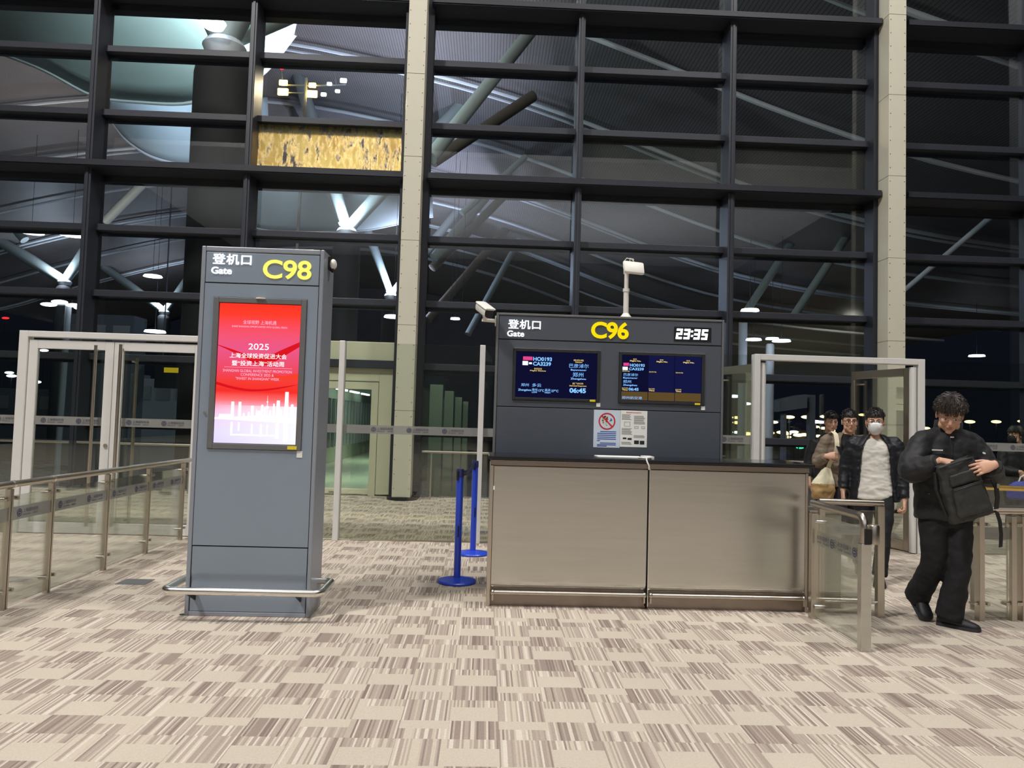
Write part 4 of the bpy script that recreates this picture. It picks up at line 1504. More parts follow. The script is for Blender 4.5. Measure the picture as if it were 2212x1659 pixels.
# loose struts between arms and vault
for a, b, r_, mt, lab in (((1.26, 25.0, 15.05), (-1.9, 22.0, 9.26), .22, 'strut', 'thick grey green strut rising steeply right of the left column'),
                          ((1.61, 31.0, 15.31), (-2.41, 29.0, 11.57), .24, 'strut_brown', 'thick brown strut meeting the pale rib near its end'),
                          ((1.73, 40.0, 15.9), (-1.6, 38.5, 12.2), .17, 'strut', 'thin pale strut below the brown one'),
                          ((-.41, 46.0, 15.42), (-3.4, 44.0, 11.0), .30, 'strut', 'grey strut of the second bay right of the left column'),
                          (top(1.3, 48.6), (-3.6, 45.6, 10.7), .28, 'strut_brown', 'brown strut of the second bay right of the left column'),
                          (top(2.4, 61.0), (-1.6, 57.5, 8.0), .26, 'strut', 'grey strut of the third bay, near the bullet camera'),
                          (top(1.2, 59.3), (-4.5, 54.5, 8.6), .34, 'strut_brown', 'brown strut of the third bay, near the left column'),
                          (top(17.0, 41.0), (14.15, 41.0, 7.4), .22, 'strut', 'dim strut left of the right beige column'),
                          (top(18.7, 38.0), (15.82, 38.0, 7.12), .22, 'strut', 'dim strut just left of the right beige column'),
                          (top(21.6, 30.0), (19.0, 36.0, 7.0), .12, 'rib', 'thin dim strut right of the right beige column'),
                          ((-21.15, 45.0, 15.15), (-23.36, 45.0, 12.65), .28, 'strut', 'grey strut above the totem sign, left of the dark post'),
                          ((-39.41, 60.0, 17.0), (-37.3, 60.0, 14.7), .35, 'strut', 'grey strut at the left edge mirrored in the glass')):
    tag(beam(a, b, r_, M[mt]).build('strut', M[mt], None, True), lab, 'strut')

# pale membrane petals under the vault
def petal(low, up, sag, lab, mat='membrane', nv=10):
    def resample(pts, k):
        L = [0]
        for a, b in zip(pts, pts[1:]):
            L.append(L[-1] + (Vector(b) - Vector(a)).length)
        out = []
        for i in range(k):
            t = L[-1] * i / (k - 1)
            j = max(0, min(len(pts) - 2, sum(1 for q in L[1:-1] if q <= t)))
            f = (t - L[j]) / max(1e-6, L[j + 1] - L[j])
            out.append(Vector(pts[j]).lerp(Vector(pts[j + 1]), f))
        for _ in range(6):
            out = [out[0]] + [(out[i - 1] + out[i] * 2 + out[i + 1]) / 4 for i in range(1, k - 1)] + [out[-1]]
        return out
    k = 40
    A_, B_ = resample(low, k), resample(up, k)
    vs, fs = [], []
    for j in range(nv + 1):
        t = j / nv
        for i in range(k):
            p = A_[i].lerp(B_[i], t)
            p.z += sag * 4 * t * (1 - t)
            vs.append(p)
    for j in range(nv):
        for i in range(k - 1):
            a = j * k + i
            fs.append((a, a + 1, a + k + 1, a + k))
    mb = MB().add(vs, fs)
    o = mb.build('roof_membrane', M[mat], None, True)
    s_ = o.modifiers.new('thickness', 'SOLIDIFY')
    s_.thickness = .06
    tag(o, lab, 'roof membrane')
    e = MB().tube(A_, .10, 8).build('edge_beam', M['rib'], o, True)
    return o


petal([(-16.96, 24.0, 13.16), (-16.07, 24.0, 12.87), (-14.42, 24.0, 12.33), (-13.59, 25.0, 11.89), (-12.05, 25.0, 11.86), (-10.5, 25.0, 11.8), (-8.62, 24.0, 11.93), (-7.74, 24.0, 12.32), (-6.4, 23.0, 13.4)],
      [(-15.5, 17.0, 13.4), (-14.0, 17.0, 13.3), (-12.0, 17.0, 13.2), (-10.46, 17.0, 13.2), (-9.29, 17.0, 13.3), (-8.11, 17.0, 13.4), (-6.93, 17.0, 13.5), (-6.21, 18.0, 13.6), (-5.2, 20.5, 13.9)], .5,
      'large pale roof membrane at the upper left mirrored in the glass')
petal([(-17.19, 33.0, 14.46), (-16.42, 33.0, 13.44), (-15.37, 33.0, 12.75), (-14.24, 33.0, 12.45), (-12.71, 33.0, 12.42), (-10.0, 33.0, 12.42)],
      [(-15.15, 29.0, 13.9), (-14.53, 29.0, 13.94), (-13.63, 29.0, 13.95), (-12.65, 29.0, 13.93), (-11.3, 29.0, 13.9), (-9.0, 29.0, 13.9)], .2,
      'blue lit roof membrane either side of the dark post')
petal([(-16.23, 45.0, 13.63), (-14.66, 45.0, 12.7), (-12.98, 45.0, 12.48), (-10.19, 45.0, 12.6), (-7.39, 45.0, 12.8), (-5.39, 45.0, 13.34), (-3.62, 45.0, 13.8)],
      [(-16.0, 39.0, 14.3), (-14.15, 39.0, 14.3), (-11.66, 39.0, 14.3), (-9.17, 39.0, 14.3), (-6.67, 39.0, 14.3), (-4.86, 39.0, 14.3), (-3.28, 39.0, 14.4)], .2,
      'blue lit roof membrane below the yellow frosted pane')

# floodlight mast standing on the corridor roof
mt = tag(empty('floodlight_mast', (-4.37, 16.6, 2.35)), 'floodlight mast with yellow and white lamps behind the upper glass', 'floodlight mast')
MB().tube([(-4.37, 16.6, 2.35), (-4.30, 16.6, 9.05)], .035, 12).build('pole', M['bld_pale'], mt, True)
MB().tube([(-4.86, 16.6, 8.87), (-4.28, 16.6, 8.88), (-3.4, 16.6, 8.93)], .018, 8).tube([(-4.86, 16.6, 8.70), (-4.10, 16.6, 8.70)], .014, 8).build('crossbar', M['bld_pale'], mt, True)
for x, z, mtl, s_ in ((-4.79, 8.89, 'lamp_yellow', .075), (-4.14, 8.86, 'lamp_yellow', .065), (-4.79, 8.68, 'lamp_yellow', .095), (-4.14, 8.66, 'lamp_yellow', .095),
                      (-3.76, 8.91, 'lamp_white', .045), (-3.45, 9.0, 'lamp_white', .06), (-3.88, 8.66, 'lamp_white', .05), (-3.57, 8.75, 'lamp_white', .045)):
    MB().box(x - s_ * 1.25, x + s_ * 1.25, 16.50, 16.55, z - s_ * .85, z + s_ * .85, .02).box(x - .01, x + .01, 16.53, 16.6, z - .01, z + .01).build('flood_lamp', M[mtl], mt)
for x, z in ((-4.86, 9.25), (-3.68, 9.32)):
    MB().ell((x, 16.6, z), .045, .03, .03, 12, 8).build('red_beacon', M['lamp_red'], mt, True)
MB().tube([(-4.86, 16.6, 9.24), (-4.83, 16.6, 8.88)], .008, 6).tube([(-3.68, 16.6, 9.30), (-3.62, 16.6, 8.92)], .008, 6).build('beacon_stem', M['bld_pale'], mt, True)
lamp('flood_light', 'SPOT', (-4.2, 16.9, 8.9), 4300, lin((255, 232, 190)), (-2.95, 13.6, 6.2), .15, spot_size=R(58), spot_blend=.4)
lamp('flood_light', 'SPOT', (-3.9, 16.9, 8.9), 1500, lin((255, 205, 100)), (7.14, 13.25, 6.95), .12, spot_size=R(6.5), spot_blend=.3)

# downlight reflections, built as glowing discs hung on rods under the vault
hl_ = empty('tmp', (0, 0, 0))
bpy.data.objects.remove(hl_)
HANG = [((-28.22, 46.0, 12.07), .7), ((-25.73, 46.0, 12.02), .8), ((-17.78, 40.0, 5.57), .55), ((-22.56, 50.0, 10.32), .6), ((-4.89, 38.0, 6.52), .5), ((-2.25, 44.0, 7.82), .3), ((-1.6, 44.0, 7.8), .3), ((-2.1, 46.0, 7.6), .3), ((12.89, 36.0, 7.16), .45),
        ((15.28, 42.0, 6.43), .45), ((17.14, 44.0, 6.76), .4), ((16.1, 40.0, 6.17), .5), ((-5.18, 44.0, 9.14), .3), ((32.49, 48.0, 6.55), .5)]
HL = ['reflected lamp disc upper left in the glass, left of two', 'reflected lamp disc upper left in the glass, right of two', 'reflected lamp disc just over the left door frame', 'reflected lamp disc left of the totem sign top',
      'reflected lamp disc right of the left beige column', 'reflected lamp disc left of the bullet camera, left of the pair', 'reflected lamp disc left of the bullet camera, right of the pair', 'reflected lamp disc left of the bullet camera, lowest',
      'reflected lamp disc above the open door frame', 'reflected lamp disc over the open door, leftmost of three', 'reflected lamp disc over the open door, rightmost of three', 'reflected lamp disc over the open door, middle of three', 'reflected lamp disc under the ribs beside the left column', 'reflected lamp disc high above the man with the backpack']
for ((x, y, z), s_), lab in zip(HANG, HL):
    h = tag(empty('mirrored_lamp', (x, y, z)), lab, 'lamp', None)
    MB().lathe([(0, 0), (s_, 0), (s_ * .9, .10), (0, .14)], (x, y, z), 20).build('lamp_disc', M['lamp_white'], h, True)
    MB().tube([(x, y, z + .1), (x, y, sz(x) + .25)], .012, 6).build('rod', M['frame'], h)

# lamp post left of the left mullion
lp = tag(empty('lamp_post', (-22.4, 40, GZ)), 'pale lamp post with four lamp heads above the left double door', 'lamp post')
MB().tube([(-22.5, 40, GZ), (-22.38, 40, 6.85)], .15, 12).build('pole', M['bld_pale'], lp, True)
MB().tube([(-23.4, 40, 6.9), (-21.6, 40, 6.85)], .06, 8).build('arm', M['bld_pale'], lp, True)
for x, z in ((-23.35, 6.86), (-22.8, 7.02), (-22.05, 6.86), (-21.6, 6.72)):
    MB().ell((x, 39.9, z), .42, .3, .10, 16, 8).build('lamp_head', M['lamp_white'], lp, True)

# dark wayfinding sign with a yellow mark, beyond the left door
ws = tag(empty('hanging_sign', (-18.3, 45, 3.0)), 'dark hanging sign with yellow marking seen through the left door', 'sign')
MB().box(-19.9, -16.6, 45, 45.25, 2.75, 4.45, .02).build('board', M['bezel_dark'], ws)
mb = MB()
n = 10
pill = [(-18.2 + .15 * math.sin(math.pi * k / n), 3.84 + .15 * math.cos(math.pi * k / n)) for k in range(n + 1)] + [(-19.35, 3.69), (-19.35, 3.99)]
mb.add([(x, 44.98, z) for x, z in pill], [tuple(range(len(pill)))])
mb.add([(-17.9, 44.98, 3.78), (-17.45, 44.98, 3.78), (-17.45, 44.98, 3.9), (-17.9, 44.98, 3.9)], [(0, 1, 2, 3)])
put_text(mb, 'E', -17.4, -17.15, 3.69, 3.99, 44.98, .06)
mb.build('yellow_marking', emit('sign_yellow', lin((222, 190, 40)), .75), ws)
for x in (-19.5, -17.0):
    MB().tube([(x, 45.1, 4.4), (x, 45.1, sz(x) + .25)], .04, 6).build('rod', M['frame'], ws)

# apron lights far away
PTS = {'warm': [(31.91, 77.0, 2.59), (32.04, 73.0, 2.58), (32.15, 82.0, 2.04), (28.99, 75.0, 0.88), (29.17, 72.0, 0.99), (35.74, 82.0, 0.74), (43.73, 98.0, 0.5), (42.79, 94.0, 0.51), (38.27, 93.0, 0.7), (32.92, 77.0, 0.72), (29.42, 86.0, 2.48), (26.79, 78.0, 1.85), (24.9, 76.6, 1.1), (26.02, 73.0, 0.75), (35.31, 76.0, 2.73), (50.59, 98.0, 3.49), (42.8, 95.0, 1.69), (43.5, 94.0, 1.54), (44.41, 94.0, 1.27), (-41.27, 76.0, 3.22), (-37.25, 79.0, 2.92), (-38.83, 89.0, 2.88), (-37.17, 92.0, 2.78), (39.51, 96.0, 0.25), (58.09, 96.0, 1.93), (50.02, 75.0, 2.62), (55.63, 79.0, 2.77), (69.58, 94.0, 3.18)],
       'white': [(32.93, 73.0, 2.14), (40.32, 88.0, 2.25), (37.9, 90.0, 0.97), (29.16, 85.0, 0.76), (25.34, 75.0, 4.52), (29.85, 84.0, 4.08), (-37.88, 73.0, 3.16), (-50.61, 98.0, 4.77), (-60.59, 96.0, 5.6), (-54.0, 86.0, 4.81), (-47.11, 79.0, 3.98), (-44.91, 97.0, 4.3), (-40.27, 87.0, 3.68), (-56.45, 96.0, 8.57)],
       'red': [(36.11, 95.0, 0.48), (32.71, 85.0, -0.69), (31.14, 82.0, -0.89), (-56.35, 88.0, 11.62)],
       'green': [(35.66, 83.0, -0.75)]}
protos = {}
WORDS = {'warm': 'warm', 'white': 'white', 'red': 'red', 'green': 'green'}
for c_, pts in PTS.items():
    for i, (x, y, z) in enumerate(pts):
        side = 'left' if x < 0 else 'right'
        L_ = empty('apron_light', (x, y, GZ))
        tag(L_, 'distant %s apron light in the dark beyond the %s door' % (WORDS[c_], 'closed double' if x < 0 else 'open framed'), 'light', 'distant %s apron lights beyond the %s door' % (c_, side))
        s_ = .40 if c_ in ('warm', 'white') else .3
        MB().ell((x, y, z), s_ * 1.5, s_ * .6, s_ * .42, 10, 6).build('lamp_head', M['lamp_' + c_], L_, True)
        MB().tube([(x, y, GZ), (x, y, z - .1)], .06, 6).build('pole', M['bld'], L_)

# dim buildings, boarding bridge and barrier walls outside
def bld(x0, x1, y0, y1, z1, lab, wins=0, mat='bld', cat='building', z0=GZ):
    b_ = tag(empty('terminal_building', ((x0 + x1) / 2, y0, z0)), lab, cat)
    MB().box(x0, x1, y0, y1, z0, z1, .05).build('walls', M[mat], b_)
    if wins:
        w_ = (x1 - x0) / wins
        for i in range(wins):
            MB().box(x0 + i * w_ + w_ * .15, x0 + (i + 1) * w_ - w_ * .15, y0 - .05, y0 + .02, z1 - 1.7, z1 - .6).build('window', M['bezel'], b_)
    return b_


bld(-46, -34, 64, 70, 2.9, 'low dark building beyond the left door, behind the pale wall', 6)
bld(-33.5, -29.5, 62, 66, 4.4, 'pale block beyond the left leaf of the left door', 3, 'bld_pale')
bld(-28, -23.5, 60, 66, 3.9, 'pale block beyond the right leaf of the left door', 3, 'bld_pale')
bld(-24.4, -20.3, 43, 44.6, 6.8, 'pale cabin block just over the left door frame', 3, 'bld')
bld(22, 50, 100, 104, 1.2, 'long dark building behind the apron lights at right', 14)
cb_ = tag(empty('walkway_cabin', (19.2, 46, GZ)), 'dim raised cabin on a post seen through the open door', 'cabin')
MB().prism([(18.4, 2.45), (20.2, 2.75), (20.2, 3.6), (18.4, 3.15)], 46, 48).build('cabin', M['bld_pale'], cb_)
MB().box(20.6, 20.95, 46.5, 47, GZ, 3.6).box(18.9, 19.1, 46.5, 47, GZ, 2.5).build('post', M['bld_pale'], cb_)
st = tag(empty('boarding_bridge', (-1.4, 19.5, 0)), 'stepped pale green outer panels of a boarding bridge right of the column', 'boarding bridge')
for i, (x0, x1, zt) in enumerate(((-1.45, -1.12, 2.30), (-1.10, -.86, 2.16), (-.84, -.66, 2.02), (-.64, -.50, 1.92))):
    MB().box(x0, x1, 19.0 + i * .5, 19.3 + i * .5, GZ, zt, .01).build('panel', M['grn_panel'], st)
lamp('bridge_light', 'SPOT', (-1.0, 16.0, 4.2), 130, (.85, 1, .85), (-1.0, 19.2, 1.0), .1, spot_size=R(50), spot_blend=.8)
lamp('apron_glow', 'POINT', (-34, 50, 5), 520, (.8, .95, 1.0), None, .5)
for x, zt, lab in ((15.7, 8.0, 'reflected lit column built as a post beside C96 board, taller of two'), (17.4, 6.6, 'reflected lit column built as a post over the open door, shorter of two')):
    tag(MB().lathe([(0, 0), (.26, 0), (.26, zt - GZ - .1), (.2, zt - GZ), (0, zt - GZ)], (x, 45, GZ), 16).build('lamp_post', M['rib'], None, True), lab, 'post')  # plain posts standing in for reflections of lit columns
lamp('post_fill', 'SPOT', (16.4, 41.5, 4.0), 420, (.55, .65, 1.0), (16.5, 45.0, 7.0), .1, spot_size=R(70), spot_blend=.8)  # fill spot added to light the two stand-in posts
lamp('apron_glow', 'POINT', (30, 60, 10), 300, (1, .95, .8), None, .5)
# ================================================================== PEOPLE
V = Vector
M['skin'] = pbr('skin', lin((214, 168, 142)), .5, 0, .05, 20)
M['lips'] = pbr('lips', lin((176, 102, 92)), .45)
M['hair'] = pbr('black_hair', lin((30, 27, 26)), .55, 0, .25, 30)
M['hair_brown'] = pbr('dark_brown_hair', lin((42, 34, 30)), .5, 0, .3, 30)
M['jk_black'] = pbr('black_jacket_cloth', lin((24, 24, 27)), .65, 0, .2, 14, .35, sheen=.05)
M['jk_puff'] = pbr('black_puffer_cloth', lin((28, 30, 36)), .5, 0, .25, 9, .5, spec=.4)
M['tr_black'] = pbr('black_trouser_cloth', lin((18, 18, 22)), .8, 0, .2, 14, .35)
M['shoe_black'] = pbr('black_shoe', lin((24, 24, 27)), .55, 0, .1)
M['sole'] = pbr('dark_sole', lin((44, 44, 50)), .7)
M['tee'] = pbr('white_tee_cloth', lin((224, 220, 210)), .85, 0, .04, 7, .5)
M['taupe'] = pbr('taupe_jacket_cloth', lin((122, 108, 92)), .85, 0, .1, 10, .4)
M['cream'] = pbr('cream_cloth', lin((222, 214, 184)), .85, 0, .05, 8, .4)
M['tan'] = pbr('tan_cloth', lin((172, 140, 92)), .85, 0, .08, 8, .3)
M['mask'] = pbr('white_mask', lin((232, 232, 232)), .8, 0, .02)
M['mask_black'] = pbr('black_mask', lin((26, 26, 30)), .8, 0, .02)
M['lens'] = glass('spectacle_lens', (.95, .96, .97), .06)
M['eye'] = pbr('eye_white', lin((222, 216, 210)), .2)
M['iris'] = pbr('dark_iris', lin((28, 20, 16)), .15)
M['bag_black'] = pbr('black_backpack_cloth', lin((50, 51, 50)), .6, 0, .18, 16, .4, spec=.45)
M['bag_trim'] = pbr('black_backpack_trim', lin((24, 24, 25)), .6, 0, .1)
M['blue_bag'] = pbr('blue_bag_cloth', lin((62, 72, 178)), .7, 0, .12, 12, .4)
M['teal_bag'] = pbr('grey_teal_cloth', lin((126, 150, 150)), .8, 0, .1, 8, .3)


def remesh(mb, voxel, sm=2, name='shape'):
    me = mb.mesh(name)
    o = bpy.data.objects.new('tmp_shape', me)
    COL.objects.link(o)
    r = o.modifiers.new('r', 'REMESH')
    r.mode = 'VOXEL'
    r.voxel_size = voxel
    if sm:
        s_ = o.modifiers.new('s', 'SMOOTH')
        s_.iterations = sm
        s_.factor = .5
    dg = bpy.context.evaluated_depsgraph_get()
    out = bpy.data.meshes.new_from_object(o.evaluated_get(dg))
    out.name = name
    bpy.data.objects.remove(o)
    bpy.data.meshes.remove(me)
    return out


def organic(mb, name, mat, parent, voxel=.008, sm=3, disp=None):
    me = remesh(mb, voxel, sm, name)
    if disp:
        for v in me.vertices:
            v.co = disp(v.co.copy(), v.normal.copy())
    o = bpy.data.objects.new(name, me)
    COL.objects.link(o)
    me.materials.append(mat)
    o.parent = parent
    for p in me.polygons:
        p.use_smooth = True
    return o


def capsule(mb, pts, rad, n=12):
    """tube with rounded ends"""
    pts = [V(p) for p in pts]
    d0 = (pts[0] - pts[1]).normalized()
    d1 = (pts[-1] - pts[-2]).normalized()
    P_ = [pts[0] + d0 * rad[0] * .8, pts[0] + d0 * rad[0] * .5] + pts + [pts[-1] + d1 * rad[-1] * .5, pts[-1] + d1 * rad[-1] * .8]
    R_ = [rad[0] * .45, rad[0] * .8] + list(rad) + [rad[-1] * .8, rad[-1] * .45]
    return mb.tube(P_, R_, n)


def bend(a, b, c, n=5):
    """smooth path a-b-c with a rounded joint"""
    a, b, c = V(a), V(b), V(c)
    p1, p2 = b.lerp(a, .3), b.lerp(c, .3)
    mid = [(p1 * (1 - t) ** 2 + b * 2 * t * (1 - t) + p2 * t * t) for t in [i / n for i in range(n + 1)]]
    return [a, a.lerp(p1, .5)] + mid + [p2.lerp(c, .5), c]


def lerp_r(vals, n):
    k = len(vals) - 1
    out = []
    for i in range(n):
        t = i / (n - 1) * k
        j = min(int(t), k - 1)
        out.append(vals[j] + (vals[j + 1] - vals[j]) * (t - j))
    return out


def hand(mb, wrist, d, nrm, side, curl=(35, 40, 25), spread=5, k=1.0, thumb_close=.4):
    """palm from the wrist along d; nrm points out of the back of the hand; side = +1/-1 puts the thumb on that side"""
    d = V(d).normalized()
    nrm = V(nrm)
    nrm = (nrm - d * nrm.dot(d)).normalized()
    sd = d.cross(nrm) * side
    wrist = V(wrist)
    fr_ = Matrix((sd, d, nrm)).transposed()
    rings = []
    for t, hw, ht in ((-.02, .026, .021), (.0, .028, .020), (.03, .037, .017), (.065, .042, .015), (.088, .041, .013), (.097, .036, .010)):
        rings.append([wrist + d * t * k + sd * hw * k * math.cos(a) + nrm * ht * k * math.sin(a) for a in [2 * math.pi * q / 14 for q in range(14)]])
    mb.rings(rings)
    for i, (off, L) in enumerate(((.031, .070), (.0105, .079), (-.0105, .074), (-.031, .058))):
        a = math.radians((1.5 - i) * spread)
        fd = (d * math.cos(a) + sd * math.sin(a)).normalized()
        p = wrist + d * .086 * k + sd * off * k
        pts, ang = [p - d * .02 * k], 0
        pts.append(p)
        for s_, c_ in zip((.45, .31, .24), curl):
            ang += math.radians(c_ * (1 + .12 * (i - 1.5)))
            p = p + (fd * math.cos(ang) - nrm * math.sin(ang)) * L * s_ * k
            pts.append(p)
        capsule(mb, pts, [.0095 * k, .0092 * k, .0085 * k, .0078 * k, .0068 * k], 10)
    a0 = wrist + d * .022 * k + sd * .026 * k - nrm * .004
    td = (d * .62 + sd * (.75 - thumb_close * .6) - nrm * thumb_close).normalized()
    a1 = a0 + td * .036 * k
    td2 = (td + d * .35 - sd * .2 - nrm * .15).normalized()
    capsule(mb, [a0, a1, a1 + td2 * .03 * k, a1 + td2 * .05 * k], [.013 * k, .0115 * k, .010 * k, .0078 * k], 10)


def head_frame(c, pitch=0, yaw=0, roll=0):
    return Matrix.Translation(V(c)) @ Euler((R(pitch), R(roll), R(yaw)), 'XYZ').to_matrix().to_4x4()


def add_head(mb, F, k=1.0):
    """head facing -y in its own frame F; origin at the middle of the head, .235 m tall"""
    t = MB()
    t.ell((0, .012, .026), .0755, .094, .092, 24, 16)
    t.ell((0, -.012, -.02), .066, .078, .085, 22, 14)
    t.ell((0, -.034, -.066), .047, .052, .047, 20, 12)
    t.ell((0, -.066, -.098), .022, .020, .017, 14, 10)
    for s_ in (-1, 1):
        t.ell((.050 * s_, -.03, -.062), .018, .034, .028, 12, 8)
        t.ell((.040 * s_, -.066, -.018), .024, .020, .022, 14, 10)
        t.ell((.030 * s_, -.079, .040), .028, .013, .010, 14, 8)
        t.ell((.077 * s_, .010, .0), .010, .020, .033, 12, 10, Euler((R(-12), 0, R(18 * s_))).to_matrix())
        t.ell((.079 * s_, .006, -.024), .008, .010, .012, 10, 8)
    capsule(t, [(0, -.086, .028), (0, -.098, .004), (0, -.108, -.018)], [.008, .010, .0125], 12)
    t.ell((0, -.101, -.024), .018, .014, .010, 14, 8)
    t.ell((0, -.090, -.052), .023, .010, .0062, 14, 8)
    t.ell((0, -.088, -.062), .020, .010, .0066, 14, 8)
    capsule(t, [(0, .02, -.04), (0, .03, -.15)], [.054, .056], 18)
    mb.add([F @ (V(v) * k) for v in t.v], t.f)


def face_bits(root, F, k=1.0, glasses=None, mask=None, eyes=True):
    def put(t, name, mat, smooth=True):
        t.v = [tuple(F @ (V(v) * k)) for v in t.v]
        return t.build(name, mat, root, smooth, world=False)
    if eyes:
        for s_ in (-1, 1):
            e = put(MB().ell((.031 * s_, -.0835, .014), .0125, .008, .0065, 14, 10), 'eye', M['eye'])
            t = MB().ell((.031 * s_, -.0885, .0120), .0058, .0042, .0058, 12, 8)
            t.v = [tuple(F @ (V(v) * k)) for v in t.v]
            i_ = t.build('iris', M['iris'], e, True, world=False)
            put(MB().tube([(.014 * s_, -.0915, .036), (.030 * s_, -.094, .042), (.050 * s_, -.082, .037)], [.003, .0042, .002], 8), 'eyebrow', M['hair'])
            put(MB().tube([(.018 * s_, -.0895, .017), (.031 * s_, -.0925, .0215), (.044 * s_, -.087, .017)], [.0014, .0020, .0012], 6), 'eyelid', M['hair'])
    if not mask:
        put(MB().ell((0, -.0935, -.0525), .0215, .0075, .0042, 14, 8).ell((0, -.0915, -.0615), .0185, .0080, .0050, 14, 8), 'lips', M['lips'])
    if glasses:
        t = MB()
        for s_ in (-1, 1):
            n = 20
            e = 3.2
            pts = []
            for j in range(n):
                a = 2 * math.pi * j / n
                ca, sa = math.cos(a), math.sin(a)
                pts.append((.0345 * s_ + .0255 * math.copysign(abs(ca) ** (2 / e), ca), -.103 + .25 * (abs(.0345 * s_ + .0255 * ca) ** 2) * 8, .008 + .0195 * math.copysign(abs(sa) ** (2 / e), sa)))
            rings = []
            t.tube(pts + [pts[0]], .0018 if glasses == 'thin' else .0023, 6)
            t.tube([(.060 * s_, -.098, .016), (.079 * s_, -.06, .012), (.083 * s_, .01, .008)], .0018 if glasses == 'thin' else .0026, 6)
        t.tube([(-.010, -.104, .012), (0, -.107, .015), (.010, -.104, .012)], .0020, 6)
        g = put(t, 'glasses', M['black'] if glasses != 'thin' else M['satin'])
    if mask:
        t = MB()
        rows = [(.012, -.116, .012, .045), (-.004, -.122, .060, .060), (-.035, -.126, .064, .063), (-.065, -.118, .060, .058), (-.095, -.102, .048, .044), (-.112, -.080, .030, .030)]
        vs, fs = [], []
        nn = 13
        for z, yf, hw, _ in rows:
            hw = max(hw, .030)
            for j in range(nn):
                u = -1 + 2 * j / (nn - 1)
                x = hw * math.sin(u * 1.35) / math.sin(1.35) * 1.02
                y = yf + .068 * (abs(u) ** 2.0)
                vs.append((x, y, z + .006 * math.cos(u * 20) * 0))
        for i in range(len(rows) - 1):
            for j in range(nn - 1):
                a = i * nn + j
                fs.append((a, a + 1, a + nn + 1, a + nn))
        t.add(vs, fs)
        o = put(t, 'face_mask', M[mask])
        s_ = o.modifiers.new('thickness', 'SOLIDIFY')
        s_.thickness = .003
        t = MB()
        for s_ in (-1, 1):
            t.tube([(.060 * s_, -.058, -.004), (.076 * s_, -.01, -.002), (.084 * s_, .022, .004)], .0014, 5)
            t.tube([(.056 * s_, -.052, -.075), (.074 * s_, -.008, -.045), (.084 * s_, .022, -.012)], .0014, 5)
        t.v = [tuple(F @ (V(v) * k)) for v in t.v]
        t.build('ear_loop', M[mask], o, True, world=False)


def add_hair(root, F, k=1.0, mat='hair', vol=1.0, fringe=.05, length=.0, seed=1, part=0.0, spiky=False, side_len=.0):
    rnd = random.Random(seed)
    t = MB()
    g = .012 * vol
    # cap over the skull, cut along the hair line
    m_, n_ = 22, 36
    vs, keep = [], []
    for i in range(m_ + 1):
        th = math.pi * i / m_
        for j in range(n_):
            ph = 2 * math.pi * j / n_
            x, y, z = math.sin(th) * math.cos(ph), math.sin(th) * math.sin(ph), math.cos(th)
            front = -y
            gg = g * (.25 + .75 * min(1, max(0, (z - .05) / .55)))
            vs.append(((.0765 + gg) * x, .012 + (.096 + gg) * y, .030 + (.094 + g * 1.3) * z))
            line = .050 if front > .35 else (.010 - side_len if front > -.1 else -.050 - length)
            keep.append(vs[-1][2] > line)
    fs = []
    for i in range(m_):
        for j in range(n_):
            q = (i * n_ + j, (i + 1) * n_ + j, (i + 1) * n_ + (j + 1) % n_, i * n_ + (j + 1) % n_)
            if sum(keep[a] for a in q) >= 3:
                fs.append(q)
    t.add(vs, fs)
    # locks
    for q in range(170 if spiky else 420):
        ph = rnd.uniform(0, 2 * math.pi)
        th = rnd.uniform(.08, 1.25)
        cx, cy = math.cos(ph), math.sin(ph)
        front = -cy
        def sp(th_, lift):
            return V(((.0765 + g + lift) * math.sin(th_) * cx, .012 + (.096 + g + lift) * math.sin(th_) * cy, .030 + (.094 + g * 1.3 + lift) * math.cos(th_)))
        end = 1.42 if front < .3 else 1.18
        if front > .3:
            L_ = fringe
        else:
            L_ = .02 + length
        if spiky:
            a = sp(th, -.004)
            dirv = (sp(th, .02) - sp(th, 0)).normalized() + V((rnd.uniform(-.5, .5), -.5 if front > 0 else 0, .4))
            b = a + dirv.normalized() * rnd.uniform(.010, .022)
            t.tube([a, a.lerp(b, .6), b], [.008, .005, .0010], 5)
            continue
        th2 = min(th + rnd.uniform(.5, .9), end + rnd.uniform(-.08, .1))
        p0, p1 = sp(th, .000), sp((th + th2) / 2, rnd.uniform(.001, .007) * vol)
        p2 = sp(th2, rnd.uniform(.000, .005) * vol)
        dn = V((rnd.uniform(-.25, .25), -.15 if front > .3 else 0, -1)).normalized()
        p3 = p2 + dn * L_ * rnd.uniform(.4, 1.0)
        t.tube([p0, p1, p2, p3], [.003, .0058, .0052, .0010], 5)
    t.v = [tuple(F @ (V(v) * k)) for v in t.v]
    return t.build('hair', M[mat], root, True, world=False)


def ellipse_rings(mb, rows, n=28, cap=True):
    """rows of (cx, cy, z, rx, ry[, tilt])"""
    rings = []
    for r_ in rows:
        cx, cy, z, rx, ry = r_[:5]
        rings.append([(cx + rx * math.copysign(abs(math.cos(a)) ** .9, math.cos(a)), cy + ry * math.sin(a), z) for a in [2 * math.pi * j / n for j in range(n)]])
    return mb.rings(rings, cap)


